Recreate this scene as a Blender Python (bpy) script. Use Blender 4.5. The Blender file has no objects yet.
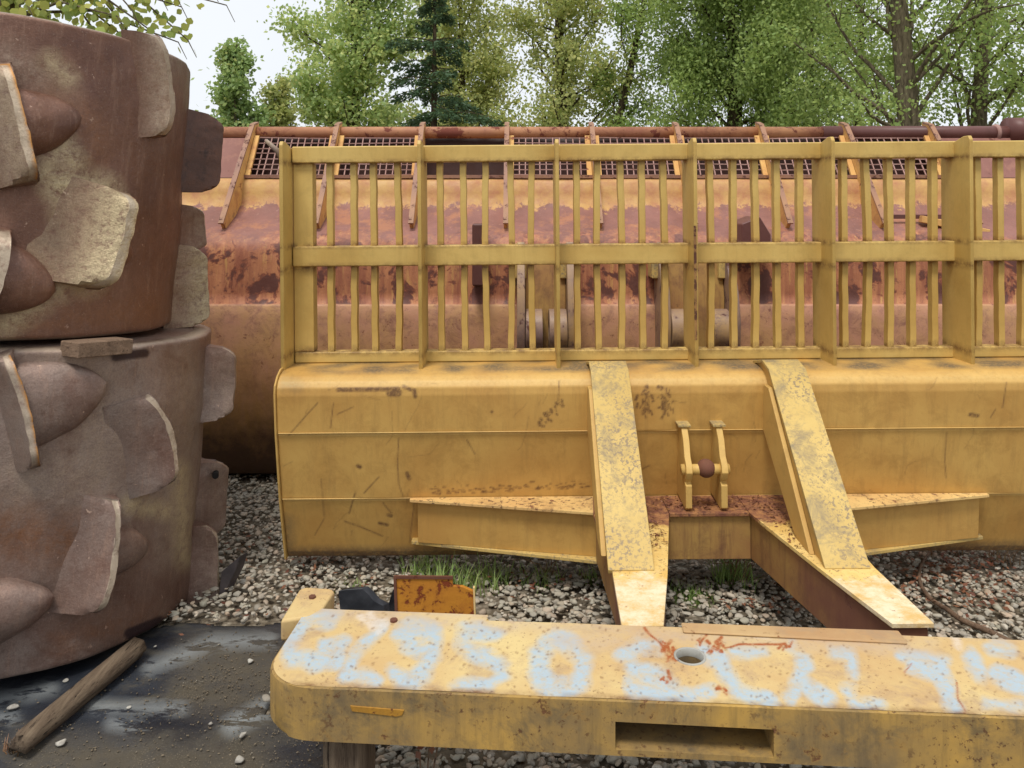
import bpy, bmesh, math, random
import numpy as np
from mathutils import Vector, Matrix, noise
random.seed(7); rng = np.random.default_rng(7)
SC = bpy.context.scene; COL = SC.collection
R = math.radians; PI = math.pi
# ------------------------------------------------------------------ camera, sky, sun, exposure
F = 800.0; CX = 517.0; HY = 200.0; CH = 1.63
cam_d = bpy.data.cameras.new('camera'); cam = bpy.data.objects.new('camera', cam_d); COL.objects.link(cam)
cam.location = (0, 0, CH); cam.rotation_euler = (R(90), 0, 0)
cam_d.sensor_width = 36; cam_d.lens = F / 1024 * 36
cam_d.shift_x = -5 / 1024; cam_d.shift_y = -184 / 1024
cam_d.clip_end = 1500; SC.camera = cam
W = bpy.data.worlds.new('World'); SC.world = W; W.use_nodes = True
wt = W.node_tree; wt.nodes.clear()
SUN_EL, SUN_AZ = R(66), R(200)
sky = wt.nodes.new('ShaderNodeTexSky'); sky.sky_type = 'NISHITA'; sky.sun_disc = False
sky.sun_elevation = SUN_EL; sky.sun_rotation = SUN_AZ; sky.dust_density = 2.0
tc = wt.nodes.new('ShaderNodeTexCoord'); nz = wt.nodes.new('ShaderNodeTexNoise'); nz.inputs['Scale'].default_value = 2.2; nz.inputs['Detail'].default_value = 5
wt.links.new(tc.outputs['Generated'], nz.inputs['Vector'])
mr = wt.nodes.new('ShaderNodeMapRange'); mr.inputs[1].default_value = .3; mr.inputs[2].default_value = .7; mr.inputs[3].default_value = .88; mr.inputs[4].default_value = .97
wt.links.new(nz.outputs['Fac'], mr.inputs[0])
mx = wt.nodes.new('ShaderNodeMix'); mx.data_type = 'RGBA'; wt.links.new(mr.outputs[0], mx.inputs[0])
wt.links.new(sky.outputs[0], mx.inputs[6]); mx.inputs[7].default_value = (11.0, 11.4, 11.9, 1)
bg = wt.nodes.new('ShaderNodeBackground'); bg.inputs['Strength'].default_value = .075
wt.links.new(mx.outputs[2], bg.inputs['Color'])
wo = wt.nodes.new('ShaderNodeOutputWorld'); wt.links.new(bg.outputs[0], wo.inputs[0])
sd = bpy.data.lights.new('sun', 'SUN'); sd.energy = 2.3; sd.angle = R(16); sd.color = (1, .95, .87)
sun = bpy.data.objects.new('sun', sd); COL.objects.link(sun); sun.location = (0, -3, 8)
# direction to the sun: azimuth measured like the sky's sun_rotation (0 = +Y, clockwise)
sv = Vector((math.sin(SUN_AZ) * math.cos(SUN_EL), math.cos(SUN_AZ) * math.cos(SUN_EL), math.sin(SUN_EL)))
sun.rotation_euler = sv.to_track_quat('Z', 'Y').to_euler()
SC.view_settings.view_transform = 'Standard'; SC.view_settings.look = 'None'
SC.view_settings.exposure = 0.24; SC.view_settings.gamma = 1; SC.view_settings.use_curve_mapping = False

# ------------------------------------------------------------------ helpers
def at(px, py, d):
    return Vector(((px - CX) * d / F, d, CH - (py - HY) * d / F))
def ground_at(px, py, z=0.0):
    return at(px, py, (CH - z) * F / (py - HY))
def proj(co):
    d = np.maximum(co[:, 1], .05)
    return np.stack([CX + F * co[:, 0] / d, HY + F * (CH - co[:, 2]) / d], 1)
def C(r, g, b, k=1.0):
    f = lambda v: ((v / 255 + .055) / 1.055) ** 2.4 if v > 10 else v / 255 / 12.92
    return (f(r) * k, f(g) * k, f(b) * k)

class G:
    """small node graph writer"""
    def __init__(s, name):
        s.m = bpy.data.materials.new(name); s.m.use_nodes = True; s.t = s.m.node_tree
        s.b = s.t.nodes['Principled BSDF']; s.o = s.t.nodes['Material Output']
        s.tc = s.t.nodes.new('ShaderNodeTexCoord')
    def put(s, sock, v):
        if v is None: return
        if hasattr(v, 'is_output'): s.t.links.new(v, sock)
        elif isinstance(v, (tuple, list)) and sock.type == 'RGBA': sock.default_value = (*v[:3], 1)
        else: sock.default_value = v
    def coord(s, scale=(1, 1, 1), rot=(0, 0, 0)):
        n = s.t.nodes.new('ShaderNodeMapping'); s.t.links.new(s.tc.outputs['Object'], n.inputs[0])
        n.inputs['Scale'].default_value = scale; n.inputs['Rotation'].default_value = rot
        return n.outputs[0]
    def noise(s, scale, detail=5, rough=.6, dist=0, vec=None):
        n = s.t.nodes.new('ShaderNodeTexNoise'); s.put(n.inputs['Vector'], vec or s.tc.outputs['Object'])
        n.inputs['Scale'].default_value = scale; n.inputs['Detail'].default_value = detail
        n.inputs['Roughness'].default_value = rough; n.inputs['Distortion'].default_value = dist
        return n.outputs['Fac']
    def voro(s, scale, vec=None, out='Distance', feature='F1'):
        n = s.t.nodes.new('ShaderNodeTexVoronoi'); n.feature = feature
        s.put(n.inputs['Vector'], vec or s.tc.outputs['Object']); n.inputs['Scale'].default_value = scale
        return n.outputs[out]
    def rng(s, v, a, b, c=0, d=1):
        n = s.t.nodes.new('ShaderNodeMapRange'); s.put(n.inputs[0], v)
        for i, x in zip((1, 2, 3, 4), (a, b, c, d)): n.inputs[i].default_value = x
        return n.outputs[0]
    def mul(s, a, b, op='MULTIPLY'):
        n = s.t.nodes.new('ShaderNodeMath'); n.operation = op; s.put(n.inputs[0], a); s.put(n.inputs[1], b); n.use_clamp = False
        return n.outputs[0]
    def mix(s, f, a, b):
        n = s.t.nodes.new('ShaderNodeMix'); n.data_type = 'RGBA'; s.put(n.inputs[0], f); s.put(n.inputs[6], a); s.put(n.inputs[7], b)
        return n.outputs[2]
    def attr(s, name, out='Fac'):
        n = s.t.nodes.new('ShaderNodeAttribute'); n.attribute_name = name; return n.outputs[out]
    def island(s):
        return s.t.nodes.new('ShaderNodeNewGeometry').outputs['Random Per Island']
    def objz(s):
        n = s.t.nodes.new('ShaderNodeSeparateXYZ'); s.t.links.new(s.tc.outputs['Object'], n.inputs[0]); return n.outputs
    def ramp(s, v, stops):
        n = s.t.nodes.new('ShaderNodeValToRGB'); s.put(n.inputs[0], v); e = n.color_ramp.elements
        while len(e) < len(stops): e.new(.5)
        for el, (p, c) in zip(e, stops): el.position = p; el.color = (*c[:3], 1)
        return n.outputs[0]
    def bump(s, h, dist=.002, strength=1.0):
        n = s.t.nodes.new('ShaderNodeBump'); s.put(n.inputs['Height'], h); n.inputs['Distance'].default_value = dist
        n.inputs['Strength'].default_value = strength; s.t.links.new(n.outputs[0], s.b.inputs['Normal'])
    def fin(s, col, rough=.6, spec=None, metal=None):
        s.put(s.b.inputs['Base Color'], col); s.put(s.b.inputs['Roughness'], rough)
        if spec is not None: s.b.inputs['Specular IOR Level'].default_value = spec
        if metal is not None: s.b.inputs['Metallic'].default_value = metal
        return s.m

def worn(name, c1, c2, rust=C(95, 45, 28), rust_t=.68, rust_scale=14, speck=None, speck_t=.66, speck_scale=60,
         grime=C(90, 72, 45), grime_amt=.5, rough=.55, marks=(), streak=None, streak_amt=.35, bump=.0015):
    g = G(name)
    col = g.mix(g.rng(g.noise(2.3, 6, .65), .35, .65), c1, c2)
    col = g.mix(g.mul(g.rng(g.noise(7, 8, .75, .4), .5, .72), grime_amt), col, grime)
    if streak:
        st = g.noise(9, 6, .7, 0, g.coord((3.2, 3.2, .28)))
        col = g.mix(g.mul(g.rng(st, .5, .75), streak_amt), col, streak)
    if speck:
        sp = g.mul(g.rng(g.noise(speck_scale, 4, .7), speck_t, speck_t + .05), g.rng(g.noise(5, 4), .35, .6))
        col = g.mix(sp, col, speck)
    rn = g.noise(rust_scale, 10, .72, .3)
    rm = g.rng(rn, rust_t, rust_t + .025)
    col = g.mix(g.rng(rn, rust_t - .05, rust_t, 0, .55), col, tuple(.5 * a + .5 * b for a, b in zip(rust, c1)))
    col = g.mix(rm, col, rust)
    for nm, c, amt in marks:
        br = g.rng(g.noise(70, 5, .7), .3, .55, .35, 1.0)
        col = g.mix(g.mul(g.mul(g.attr(nm), amt), br), col, c)
    g.bump(g.mul(g.noise(30, 8, .7), g.mul(rm, -.9), 'ADD'), bump, .7)
    return g.fin(col, g.rng(rm, 0, 1, rough, .9), .35)

class MB:
    def __init__(s): s.v = []; s.f = []
    def add(s, vs, fs):
        o = len(s.v); s.v += [tuple(v) for v in vs]; s.f += [tuple(i + o for i in f) for f in fs]; return s
    def box(s, lo, hi, fn=None):
        x0, y0, z0 = lo; x1, y1, z1 = hi
        vs = [Vector(p) for p in ((x0, y0, z0), (x1, y0, z0), (x1, y1, z0), (x0, y1, z0), (x0, y0, z1), (x1, y0, z1), (x1, y1, z1), (x0, y1, z1))]
        if fn: vs = [fn(v) for v in vs]
        return s.add(vs, [(0, 3, 2, 1), (4, 5, 6, 7), (0, 1, 5, 4), (1, 2, 6, 5), (2, 3, 7, 6), (3, 0, 4, 7)])
    def prism(s, poly, fn0, fn1):
        """poly of 2-tuples; fn0/fn1 map a point to the two end faces"""
        n = len(poly)
        vs = [fn0(p) for p in poly] + [fn1(p) for p in poly]
        return s.add(vs, [tuple(range(n - 1, -1, -1)), tuple(range(n, 2 * n))] + [(i, (i + 1) % n, n + (i + 1) % n, n + i) for i in range(n)])
    def bar(s, a, b, w, h, up=Vector((0, 0, 1))):
        a, b = Vector(a), Vector(b); d = (b - a).normalized(); x = d.cross(up).normalized(); y = x.cross(d)
        c = [(-w / 2, -h / 2), (w / 2, -h / 2), (w / 2, h / 2), (-w / 2, h / 2)]
        return s.prism(c, lambda p: a + x * p[0] + y * p[1], lambda p: b + x * p[0] + y * p[1])
    def tube(s, pts, rad, n=10, cap=True):
        pts = [Vector(p) for p in pts]; rad = rad if isinstance(rad, (list, tuple)) else [rad] * len(pts)
        vs = []; fs = []; ref = Vector((.31, .17, .93))
        for i, p in enumerate(pts):
            d = (pts[min(i + 1, len(pts) - 1)] - pts[max(i - 1, 0)]).normalized()
            x = d.cross(ref)
            if x.length < .1: x = d.cross(Vector((1, 0, 0)))
            x.normalize(); y = d.cross(x)
            vs += [p + (x * math.cos(2 * PI * k / n) + y * math.sin(2 * PI * k / n)) * rad[i] for k in range(n)]
        for i in range(len(pts) - 1):
            fs += [(i * n + k, i * n + (k + 1) % n, (i + 1) * n + (k + 1) % n, (i + 1) * n + k) for k in range(n)]
        if cap: fs += [tuple(range(n - 1, -1, -1)), tuple(range((len(pts) - 1) * n, len(pts) * n))]
        return s.add(vs, fs)
    def build(s, name, m, parent=None, smooth=False, bevel=0, seg=2, fix=True, autos=None):
        me = bpy.data.meshes.new(name); off = parent_off(parent)
        me.from_pydata([(Vector(v) - off) for v in s.v], [], s.f)
        if fix:
            b = bmesh.new(); b.from_mesh(me); bmesh.ops.recalc_face_normals(b, faces=b.faces); b.to_mesh(me); b.free()
        return link(name, me, m, parent, smooth, bevel, seg)
OFF = {}
def parent_off(p):
    return OFF.get(p.name, Vector((0, 0, 0))) if p else Vector((0, 0, 0))
def link(name, me, m, parent=None, smooth=False, bevel=0, seg=2):
    o = bpy.data.objects.new(name, me); COL.objects.link(o)
    if m: me.materials.append(m)
    if smooth: me.shade_smooth()
    if bevel:
        md = o.modifiers.new('bevel', 'BEVEL'); md.width = bevel; md.segments = seg; md.limit_method = 'ANGLE'; md.angle_limit = R(35)
        if seg > 1: me.shade_smooth(); md.harden_normals = True
    if parent: o.parent = parent; OFF[o.name] = parent_off(parent)
    return o
def tag(o, label, cat, group=None, kind=None):
    if label: o['label'] = label
    if cat: o['category'] = cat
    if group: o['group'] = group
    if kind: o['kind'] = kind
    return o
def thing(name, label, cat, loc, group=None):
    o = bpy.data.objects.new(name, None); COL.objects.link(o); o.location = loc; o.empty_display_size = .1
    OFF[o.name] = Vector(loc); return tag(o, label, cat, group)
def npmesh(name, co, faces, nper):
    me = bpy.data.meshes.new(name); nf = len(faces)
    me.vertices.add(len(co)); me.vertices.foreach_set('co', np.asarray(co, np.float32).ravel())
    me.loops.add(nf * nper); me.loops.foreach_set('vertex_index', np.asarray(faces, np.int32).ravel())
    me.polygons.add(nf); me.polygons.foreach_set('loop_start', np.arange(nf, dtype=np.int32) * nper)
    me.polygons.foreach_set('loop_total', np.full(nf, nper, np.int32))
    me.update(calc_edges=True); me.validate(); return me
def grid_faces(nu, nv, wrap_u=False):
    i = np.arange(nu if wrap_u else nu - 1); j = np.arange(nv - 1)
    I, J = np.meshgrid(i, j, indexing='ij'); I2 = (I + 1) % nu
    return np.stack([I * nv + J, I2 * nv + J, I2 * nv + J + 1, I * nv + J + 1], -1).reshape(-1, 4)
def set_attr(me, name, vals):
    a = me.attributes.new(name, 'FLOAT', 'POINT'); a.data.foreach_set('value', np.asarray(vals, np.float32))
def seg_mask(P, strokes, soft=1.0):
    """strokes: (width, [pts]) in the space of P; 1 inside, falls to 0 over soft"""
    out = np.zeros(len(P))
    for w, pts in strokes:
        for a, b in zip(pts[:-1], pts[1:]):
            a = np.array(a, float); b = np.array(b, float); ab = b - a; L = max((ab ** 2).sum(), 1e-9)
            near = np.where(np.abs(P - (a + b) / 2).max(1) < np.abs(ab).max() / 2 + w + soft + 1)[0]
            if not len(near): continue
            q = P[near]; t = np.clip(((q - a) @ ab) / L, 0, 1)
            dd = np.sqrt(((q - a - t[:, None] * ab) ** 2).sum(1))
            out[near] = np.maximum(out[near], np.clip((w / 2 + soft - dd) / (2 * soft), 0, 1))
    return out
def vnoise(P, sc, seed=0):
    return np.array([noise.noise(Vector((p[0] * sc + seed, p[1] * sc, (p[2] if len(p) > 2 else 0) * sc))) for p in P])

# ------------------------------------------------------------------ materials
YEL1, YEL2 = C(206, 172, 92), C(190, 150, 70)
M = {}
M['yellow'] = worn('weathered yellow paint', C(206, 170, 98), C(188, 148, 82), rust_t=.73, rust_scale=16, grime=C(140, 112, 62), grime_amt=.45)
M['rackyellow'] = worn('rack yellow paint', C(206, 176, 104), C(188, 154, 84), rust_t=.76, rust_scale=11, rust=C(92, 55, 30), grime=C(150, 128, 72), grime_amt=.35, rough=.5, streak=C(150, 122, 66), streak_amt=.25)
M['blade'] = worn('blade face yellow paint', C(202, 162, 90), C(184, 140, 74), rust_t=.745, rust_scale=20, grime=C(140, 102, 50), grime_amt=.45, rough=.5,
                  streak=C(150, 116, 66), streak_amt=.45,
                  marks=(('dirt', C(84, 78, 68), .85), ('pale', C(226, 196, 126), .8), ('scratch', C(92, 62, 44), .95)))
M['armtop'] = worn('speckled pale yellow paint', C(204, 176, 108), C(186, 156, 90), rust_t=.68, rust_scale=30, rust=C(120, 96, 70), grime=C(128, 116, 94), grime_amt=1.2, speck=C(140, 122, 94), speck_t=.52, speck_scale=80)
M['forktop'] = worn('rusted flaking yellow deck', C(222, 190, 124), C(206, 164, 104), rust_t=.60, rust_scale=17, rust=C(122, 76, 58), grime=C(110, 74, 54), grime_amt=.8, speck=C(90, 62, 48), speck_t=.56, speck_scale=50, rough=.8)
M['forktip'] = worn('bleached yellow paint', C(222, 196, 140), C(214, 178, 104), rust_t=.64, rust_scale=22, rust=C(150, 104, 62), grime=C(204, 192, 168), grime_amt=.8, rough=.7)
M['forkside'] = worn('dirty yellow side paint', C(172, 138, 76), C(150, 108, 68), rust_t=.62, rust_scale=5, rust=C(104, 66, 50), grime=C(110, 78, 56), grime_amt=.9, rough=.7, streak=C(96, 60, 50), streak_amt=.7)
M['striptop'] = worn('dull strip paint', C(190, 164, 118), C(170, 134, 94), rust_t=.62, rust_scale=22, rust=C(140, 92, 60), grime=C(150, 128, 104), grime_amt=.9, rough=.8)
M['rustpin'] = worn('rusted ball', C(112, 72, 56), C(92, 56, 44), rust_t=.6, rough=.85)
M['beamtop'] = worn('faded beam paint', C(204, 182, 128), C(186, 152, 104), rust_t=.67, rust_scale=34, rust=C(130, 90, 62), grime=C(160, 134, 108), grime_amt=1.0, speck=C(130, 98, 70), speck_t=.60, speck_scale=95, rough=.75,
                    marks=(('blue', C(160, 178, 190), .95), ('grey', C(176, 158, 142), .85), ('white', C(206, 196, 184), .65), ('orange', C(150, 80, 38), 1.1), ('edge', C(116, 82, 50), .9)))
M['beamside'] = worn('grimy beam side', C(186, 148, 74), C(112, 96, 72), rust_t=.63, rust_scale=9, rust=C(108, 74, 48), grime=C(88, 80, 66), grime_amt=1.0, rough=.75, streak=C(84, 72, 54), streak_amt=.6, speck=C(96, 68, 44), speck_t=.58, speck_scale=55)
M['rustyplate'] = worn('rusty orange plate', C(190, 130, 40), C(172, 106, 36), rust_t=.55, rust_scale=20, rust=C(124, 58, 28), grime=C(150, 84, 34), grime_amt=.9, rough=.75, bump=.004)

def fork_mat():
    g = G('push frame deck paint'); y = g.objz()[1]
    w = g.mul(y, g.rng(g.noise(9, 7, .75), .3, .7, -.10, .10), 'ADD')
    rusty = g.mix(g.rng(g.noise(16, 8, .75), .42, .58), C(118, 76, 60), C(166, 118, 76)); rusty = g.mix(g.rng(g.noise(40, 6, .75), .52, .6, 0, .9), rusty, C(96, 62, 52))
    yel = g.mix(g.rng(g.noise(6, 6, .7), .4, .6), C(224, 194, 124), C(210, 172, 96)); yel = g.mix(g.rng(g.noise(55, 6, .75), .56, .62, 0, .85), yel, C(128, 98, 66))
    pale = g.mix(g.rng(g.noise(14, 7, .75), .4, .62), C(226, 210, 178), C(208, 174, 112)); pale = g.mix(g.rng(g.noise(40, 6, .75), .62, .68, 0, .9), pale, C(150, 106, 76))
    col = g.mix(g.rng(w, -.36, -.30), yel, rusty); col = g.mix(g.rng(w, -.78, -.72, 1, 0), col, pale)
    g.bump(g.noise(40, 8, .75), .004, .8)
    return g.fin(col, .75, .3)
M['forkdeck'] = fork_mat()
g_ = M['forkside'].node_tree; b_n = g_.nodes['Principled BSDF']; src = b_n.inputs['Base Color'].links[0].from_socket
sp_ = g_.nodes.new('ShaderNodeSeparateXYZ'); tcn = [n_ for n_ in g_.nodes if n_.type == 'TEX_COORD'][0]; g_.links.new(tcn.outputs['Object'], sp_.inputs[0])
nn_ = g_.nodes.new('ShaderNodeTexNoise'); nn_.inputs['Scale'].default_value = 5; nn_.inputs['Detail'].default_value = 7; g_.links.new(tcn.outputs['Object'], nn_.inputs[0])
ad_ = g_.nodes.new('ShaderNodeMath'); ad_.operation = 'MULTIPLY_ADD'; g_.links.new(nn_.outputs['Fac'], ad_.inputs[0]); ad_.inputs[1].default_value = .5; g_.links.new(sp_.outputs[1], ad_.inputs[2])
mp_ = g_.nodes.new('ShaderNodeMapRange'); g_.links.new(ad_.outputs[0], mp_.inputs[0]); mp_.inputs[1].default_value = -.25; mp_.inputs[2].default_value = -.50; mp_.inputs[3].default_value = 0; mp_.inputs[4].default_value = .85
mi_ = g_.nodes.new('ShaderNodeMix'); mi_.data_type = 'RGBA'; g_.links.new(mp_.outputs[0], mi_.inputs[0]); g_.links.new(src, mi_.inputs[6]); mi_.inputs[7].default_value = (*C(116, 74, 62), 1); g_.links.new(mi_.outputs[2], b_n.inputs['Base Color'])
def joint_rust_shade(m, lines):
    t = m.node_tree; b = t.nodes['Principled BSDF']; src = b.inputs['Base Color'].links[0].from_socket; tcn = [n_ for n_ in t.nodes if n_.type == 'TEX_COORD'][0]
    class Q(G):
        def __init__(s): s.m = m; s.t = t; s.b = b; s.tc = tcn
    g = Q(); z = g.objz()[2]; acc = None
    for (z0, w_, up) in lines:
        a_ = g.mul(g.mul(z, -z0, 'ADD'), 1.0, 'MULTIPLY'); a_ = g.rng(g.mul(a_, None, 'ABSOLUTE'), 0, w_, 1, 0); acc = a_ if acc is None else g.mul(acc, a_, 'MAXIMUM')
    msk = g.mul(acc, g.rng(g.noise(17, 8, .8), .40, .58)); col = g.mix(g.mul(msk, .85), src, C(96, 62, 40)); t.links.new(col, b.inputs['Base Color'])
joint_rust_shade(M['rackyellow'], ((1.342, .028, 0), (1.808, .022, 0), (.968, .03, 0), (1.44, .02, 0)))  # shade along the rails painted in as brown lines, together with joint rust
joint_rust_shade(M['blade'], ((.10, .05, 0),))
def tank_mat():
    g = G('rusted dumped bucket shell')
    z = g.objz()[2]; x = g.objz()[0]
    wob = g.rng(g.noise(5, 8, .8), .3, .7, -.10, .10)
    zz = g.mul(z, wob, 'ADD')
    low = g.mix(g.rng(g.noise(2.2, 7, .7), .38, .62), C(190, 138, 116), C(184, 142, 98))
    low = g.mix(g.rng(g.noise(9, 8, .8, .5), .48, .66, 0, .8), low, C(130, 88, 80))
    low = g.mix(g.rng(g.noise(26, 6, .75), .60, .66, 0, .9), low, C(118, 72, 60))
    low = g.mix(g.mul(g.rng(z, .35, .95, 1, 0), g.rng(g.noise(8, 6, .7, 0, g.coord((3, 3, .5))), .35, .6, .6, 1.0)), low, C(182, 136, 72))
    low = g.mix(g.rng(g.mul(z, g.rng(g.noise(5, 7, .75), .3, .7, -.12, .12), 'ADD'), .22, .66, .92, 0), low, C(58, 38, 28))  # shadow near the ground painted into the lower shell, along with dirty rust
    band = g.mix(g.rng(g.noise(6, 7, .7, 0, g.coord((3.0, 3.0, .35))), .38, .62), C(186, 126, 88), C(148, 90, 68))
    rn = g.noise(6.5, 8, .62, .4)
    band = g.mix(g.rng(g.noise(12, 6, .75, 0, g.coord((3.0, 3.0, .2))), .55, .7, 0, .7), band, C(208, 170, 96))
    band = g.mix(g.rng(rn, .525, .545), band, C(140, 82, 60))
    band = g.mix(g.rng(rn, .545, .575), band, C(98, 60, 52))
    top = g.mix(g.rng(g.noise(4, 7, .7), .35, .65), C(146, 102, 92), C(124, 86, 78))
    top = g.mix(g.rng(g.noise(30, 6, .75), .6, .7, 0, .6), top, C(182, 140, 128))
    f1 = g.rng(zz, 1.038, 1.048); f2 = g.rng(zz, 1.37, 1.46)
    f1 = g.rng(z, 1.045, 1.05)
    band = g.mix(g.rng(g.noise(20, 8, .8), .55, .62, 0, .8), band, C(120, 76, 62)); top = g.mix(g.rng(g.noise(3.2, 7, .75), .52, .6, 0, .6), top, C(176, 120, 84)); col = g.mix(f1, low, band); col = g.mix(f2, col, top)
    yb = g.mix(g.rng(g.noise(8, 6, .7), .4, .65), C(196, 156, 96), C(176, 124, 88))
    edge = g.mul(z, g.rng(g.noise(9, 8, .8, 0, g.coord((1, 1, .3))), .3, .7, -.06, .06), 'ADD')
    col = g.mix(g.rng(edge, 1.585, 1.60), col, yb)
    col = g.mix(g.rng(z, 1.762, 1.768), col, C(58, 32, 26))  # recess behind the grates darkened by colour to stand for its shade
    g.bump(g.noise(22, 8, .7), .004, .8)
    return g.fin(col, g.rng(g.noise(10), .4, .7, .5, .8), .4)
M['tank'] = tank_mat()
M['endpanel'] = worn('pinkish brown end panel', C(146, 102, 92), C(128, 86, 78), rust_t=.62, rust_scale=8, rust=C(110, 70, 62), grime=C(182, 134, 110), grime_amt=.6, rough=.65)
M['tankyel'] = worn('flaking orange yellow plate', C(218, 178, 108), C(204, 152, 90), rust_t=.60, rust_scale=12, rust=C(134, 78, 60), grime=C(150, 92, 66), grime_amt=.8, rough=.7)
M['pipe'] = worn('painted rusty pipe', C(180, 130, 92), C(146, 94, 72), rust_t=.56, rust_scale=8, rust=C(112, 60, 48), grime=C(120, 70, 54), grime_amt=.9, rough=.6)
M['pipedark'] = worn('dark red pipe', C(104, 66, 62), C(90, 56, 52), rust_t=.66, rough=.45, grime=C(80, 52, 44))
M['gusset_edge'] = worn('brown flaked edge', C(140, 104, 92), C(166, 124, 92), rust_t=.58, rust=C(96, 64, 56), rust_scale=20)
M['mesh'] = worn('rusty wire grate', C(176, 142, 134), C(148, 112, 104), rust_t=.62, rough=.8)
M['hub'] = worn('grey worn steel hub', C(132, 110, 108), C(170, 138, 92), rust_t=.6, rust_scale=10, rust=C(92, 62, 56), grime=C(98, 82, 84), grime_amt=.9, rough=.45)
g = G('black hole plug'); M['black'] = g.fin(C(22, 18, 16), .9)  # flat black for solid plugs that stand for the shade inside holes

def rust_drum(name, c1, c2, c3, seed):
    g = G(name)
    co = g.coord((1, 1, 1)); n1 = g.noise(2.6, 7, .68, .3)
    col = g.mix(g.rng(n1, .36, .62), c1, c2)
    col = g.mix(g.rng(g.noise(5.5, 8, .72, .6), .5, .7, 0, .85), col, c3)
    col = g.mix(g.rng(g.noise(14, 7, .8, 0, g.coord((2.5, 2.5, .3))), .52, .7, 0, .5), col, C(166, 134, 114))
    col = g.mix(g.rng(g.noise(60, 5, .8), .55, .68, 0, .55), col, C(84, 60, 54))
    col = g.mix(g.rng(g.noise(38, 3, .6), .70, .73, 0, .8), col, C(190, 160, 140))
    br = g.rng(g.noise(28, 8, .8), .36, .60, .1, 1.0)
    col = g.mix(g.mul(g.attr('worn'), br), col, C(162, 142, 124))
    col = g.mix(g.mul(g.attr('orange'), br), col, C(134, 92, 64))
    dbr = g.rng(g.noise(30, 8, .8), .36, .52, .1, 1.0)
    col = g.mix(g.mul(g.attr('dirt'), dbr), col, C(198, 180, 142))
    col = g.mix(g.rng(g.noise(170, 3, .8), .42, .62, .0, .28), col, C(78, 54, 46)); col = g.mix(g.rng(g.noise(120, 4, .8, 0), .60, .70, 0, .5), col, C(176, 152, 134))
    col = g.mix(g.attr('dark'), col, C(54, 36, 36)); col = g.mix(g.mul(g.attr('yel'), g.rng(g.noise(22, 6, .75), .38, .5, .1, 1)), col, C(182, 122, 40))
    col = g.mix(g.mul(g.attr('lip'), g.rng(g.noise(24, 6, .75), .35, .5, .15, 1)), col, C(186, 170, 148))
    g.bump(g.mul(g.noise(26, 10, .8), g.mul(g.attr('dirt'), g.noise(60, 3)), 'ADD'), .006, .7)
    return g.fin(col, g.rng(g.noise(6, 5), .35, .65, .30, .52), .6, .35)
M['drum_up'] = rust_drum('brown rusted wheel steel', C(100, 68, 56), C(128, 92, 74), C(112, 74, 52), 1)
M['drum_lo'] = rust_drum('greyed rusted wheel steel', C(150, 134, 124), C(120, 94, 82), C(104, 70, 56), 2)
def cleat_mat(name, c1, c2, c3):
    g = G(name)
    col = g.mix(g.rng(g.noise(9, 7, .7), .38, .62), c1, c2)
    col = g.mix(g.rng(g.noise(22, 7, .75), .52, .66), col, c3)
    edge = g.rng(g.attr('edge'), .1, .9)
    col = g.mix(g.mul(edge, g.rng(g.noise(25, 5), .35, .6, .3, 1)), col, C(206, 182, 150))
    col = g.mix(g.mul(g.attr('yel'), g.rng(g.noise(20, 5), .35, .5, .2, 1)), col, C(186, 128, 40))
    g.bump(g.noise(35, 8, .7), .004, .7)
    return g.fin(col, .55, .45)
M['cleat_pale'] = cleat_mat('pale caked cleat steel', C(140, 122, 112), C(178, 158, 128), C(100, 74, 64))
M['cleat_grey'] = cleat_mat('grey worn cleat steel', C(116, 96, 86), C(140, 122, 106), C(90, 68, 58))
M['cleat_dark'] = cleat_mat('dark brown cleat steel', C(82, 58, 50), C(98, 68, 56), C(66, 48, 44))
M['cleat_brown'] = cleat_mat('brown worn cleat steel', C(118, 92, 80), C(134, 112, 98), C(96, 70, 58))
M['boss'] = cleat_mat('brown worn boss steel', C(124, 86, 72), C(104, 68, 58), C(150, 112, 86))
M['bossgrey'] = cleat_mat('grey worn boss steel', C(140, 120, 112), C(116, 94, 88), C(160, 140, 130))

def wood_mat(name, a, b, c, sc=(18, 18, 1.2), rot=(0, 0, 0)):
    g = G(name); v = g.coord(sc, rot)
    col = g.mix(g.rng(g.noise(2.0, 6, .7, .2, v), .35, .65), a, b)
    col = g.mix(g.rng(g.noise(5.0, 6, .75, 0, v), .55, .66), col, c)
    g.bump(g.noise(3.5, 8, .75, .2, v), .006, 1)
    return g.fin(col, .9, .2)
M['wood'] = wood_mat('weathered split timber', C(122, 106, 88), C(80, 66, 54), C(26, 20, 17))
M['woodblock'] = wood_mat('weathered spacer wood', C(142, 118, 98), C(112, 92, 76), C(66, 50, 42), (1.5, 20, 20))
M['twig'] = wood_mat('dry twig', C(122, 100, 82), C(92, 74, 60), C(60, 46, 38), (8, 8, 8))

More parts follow.
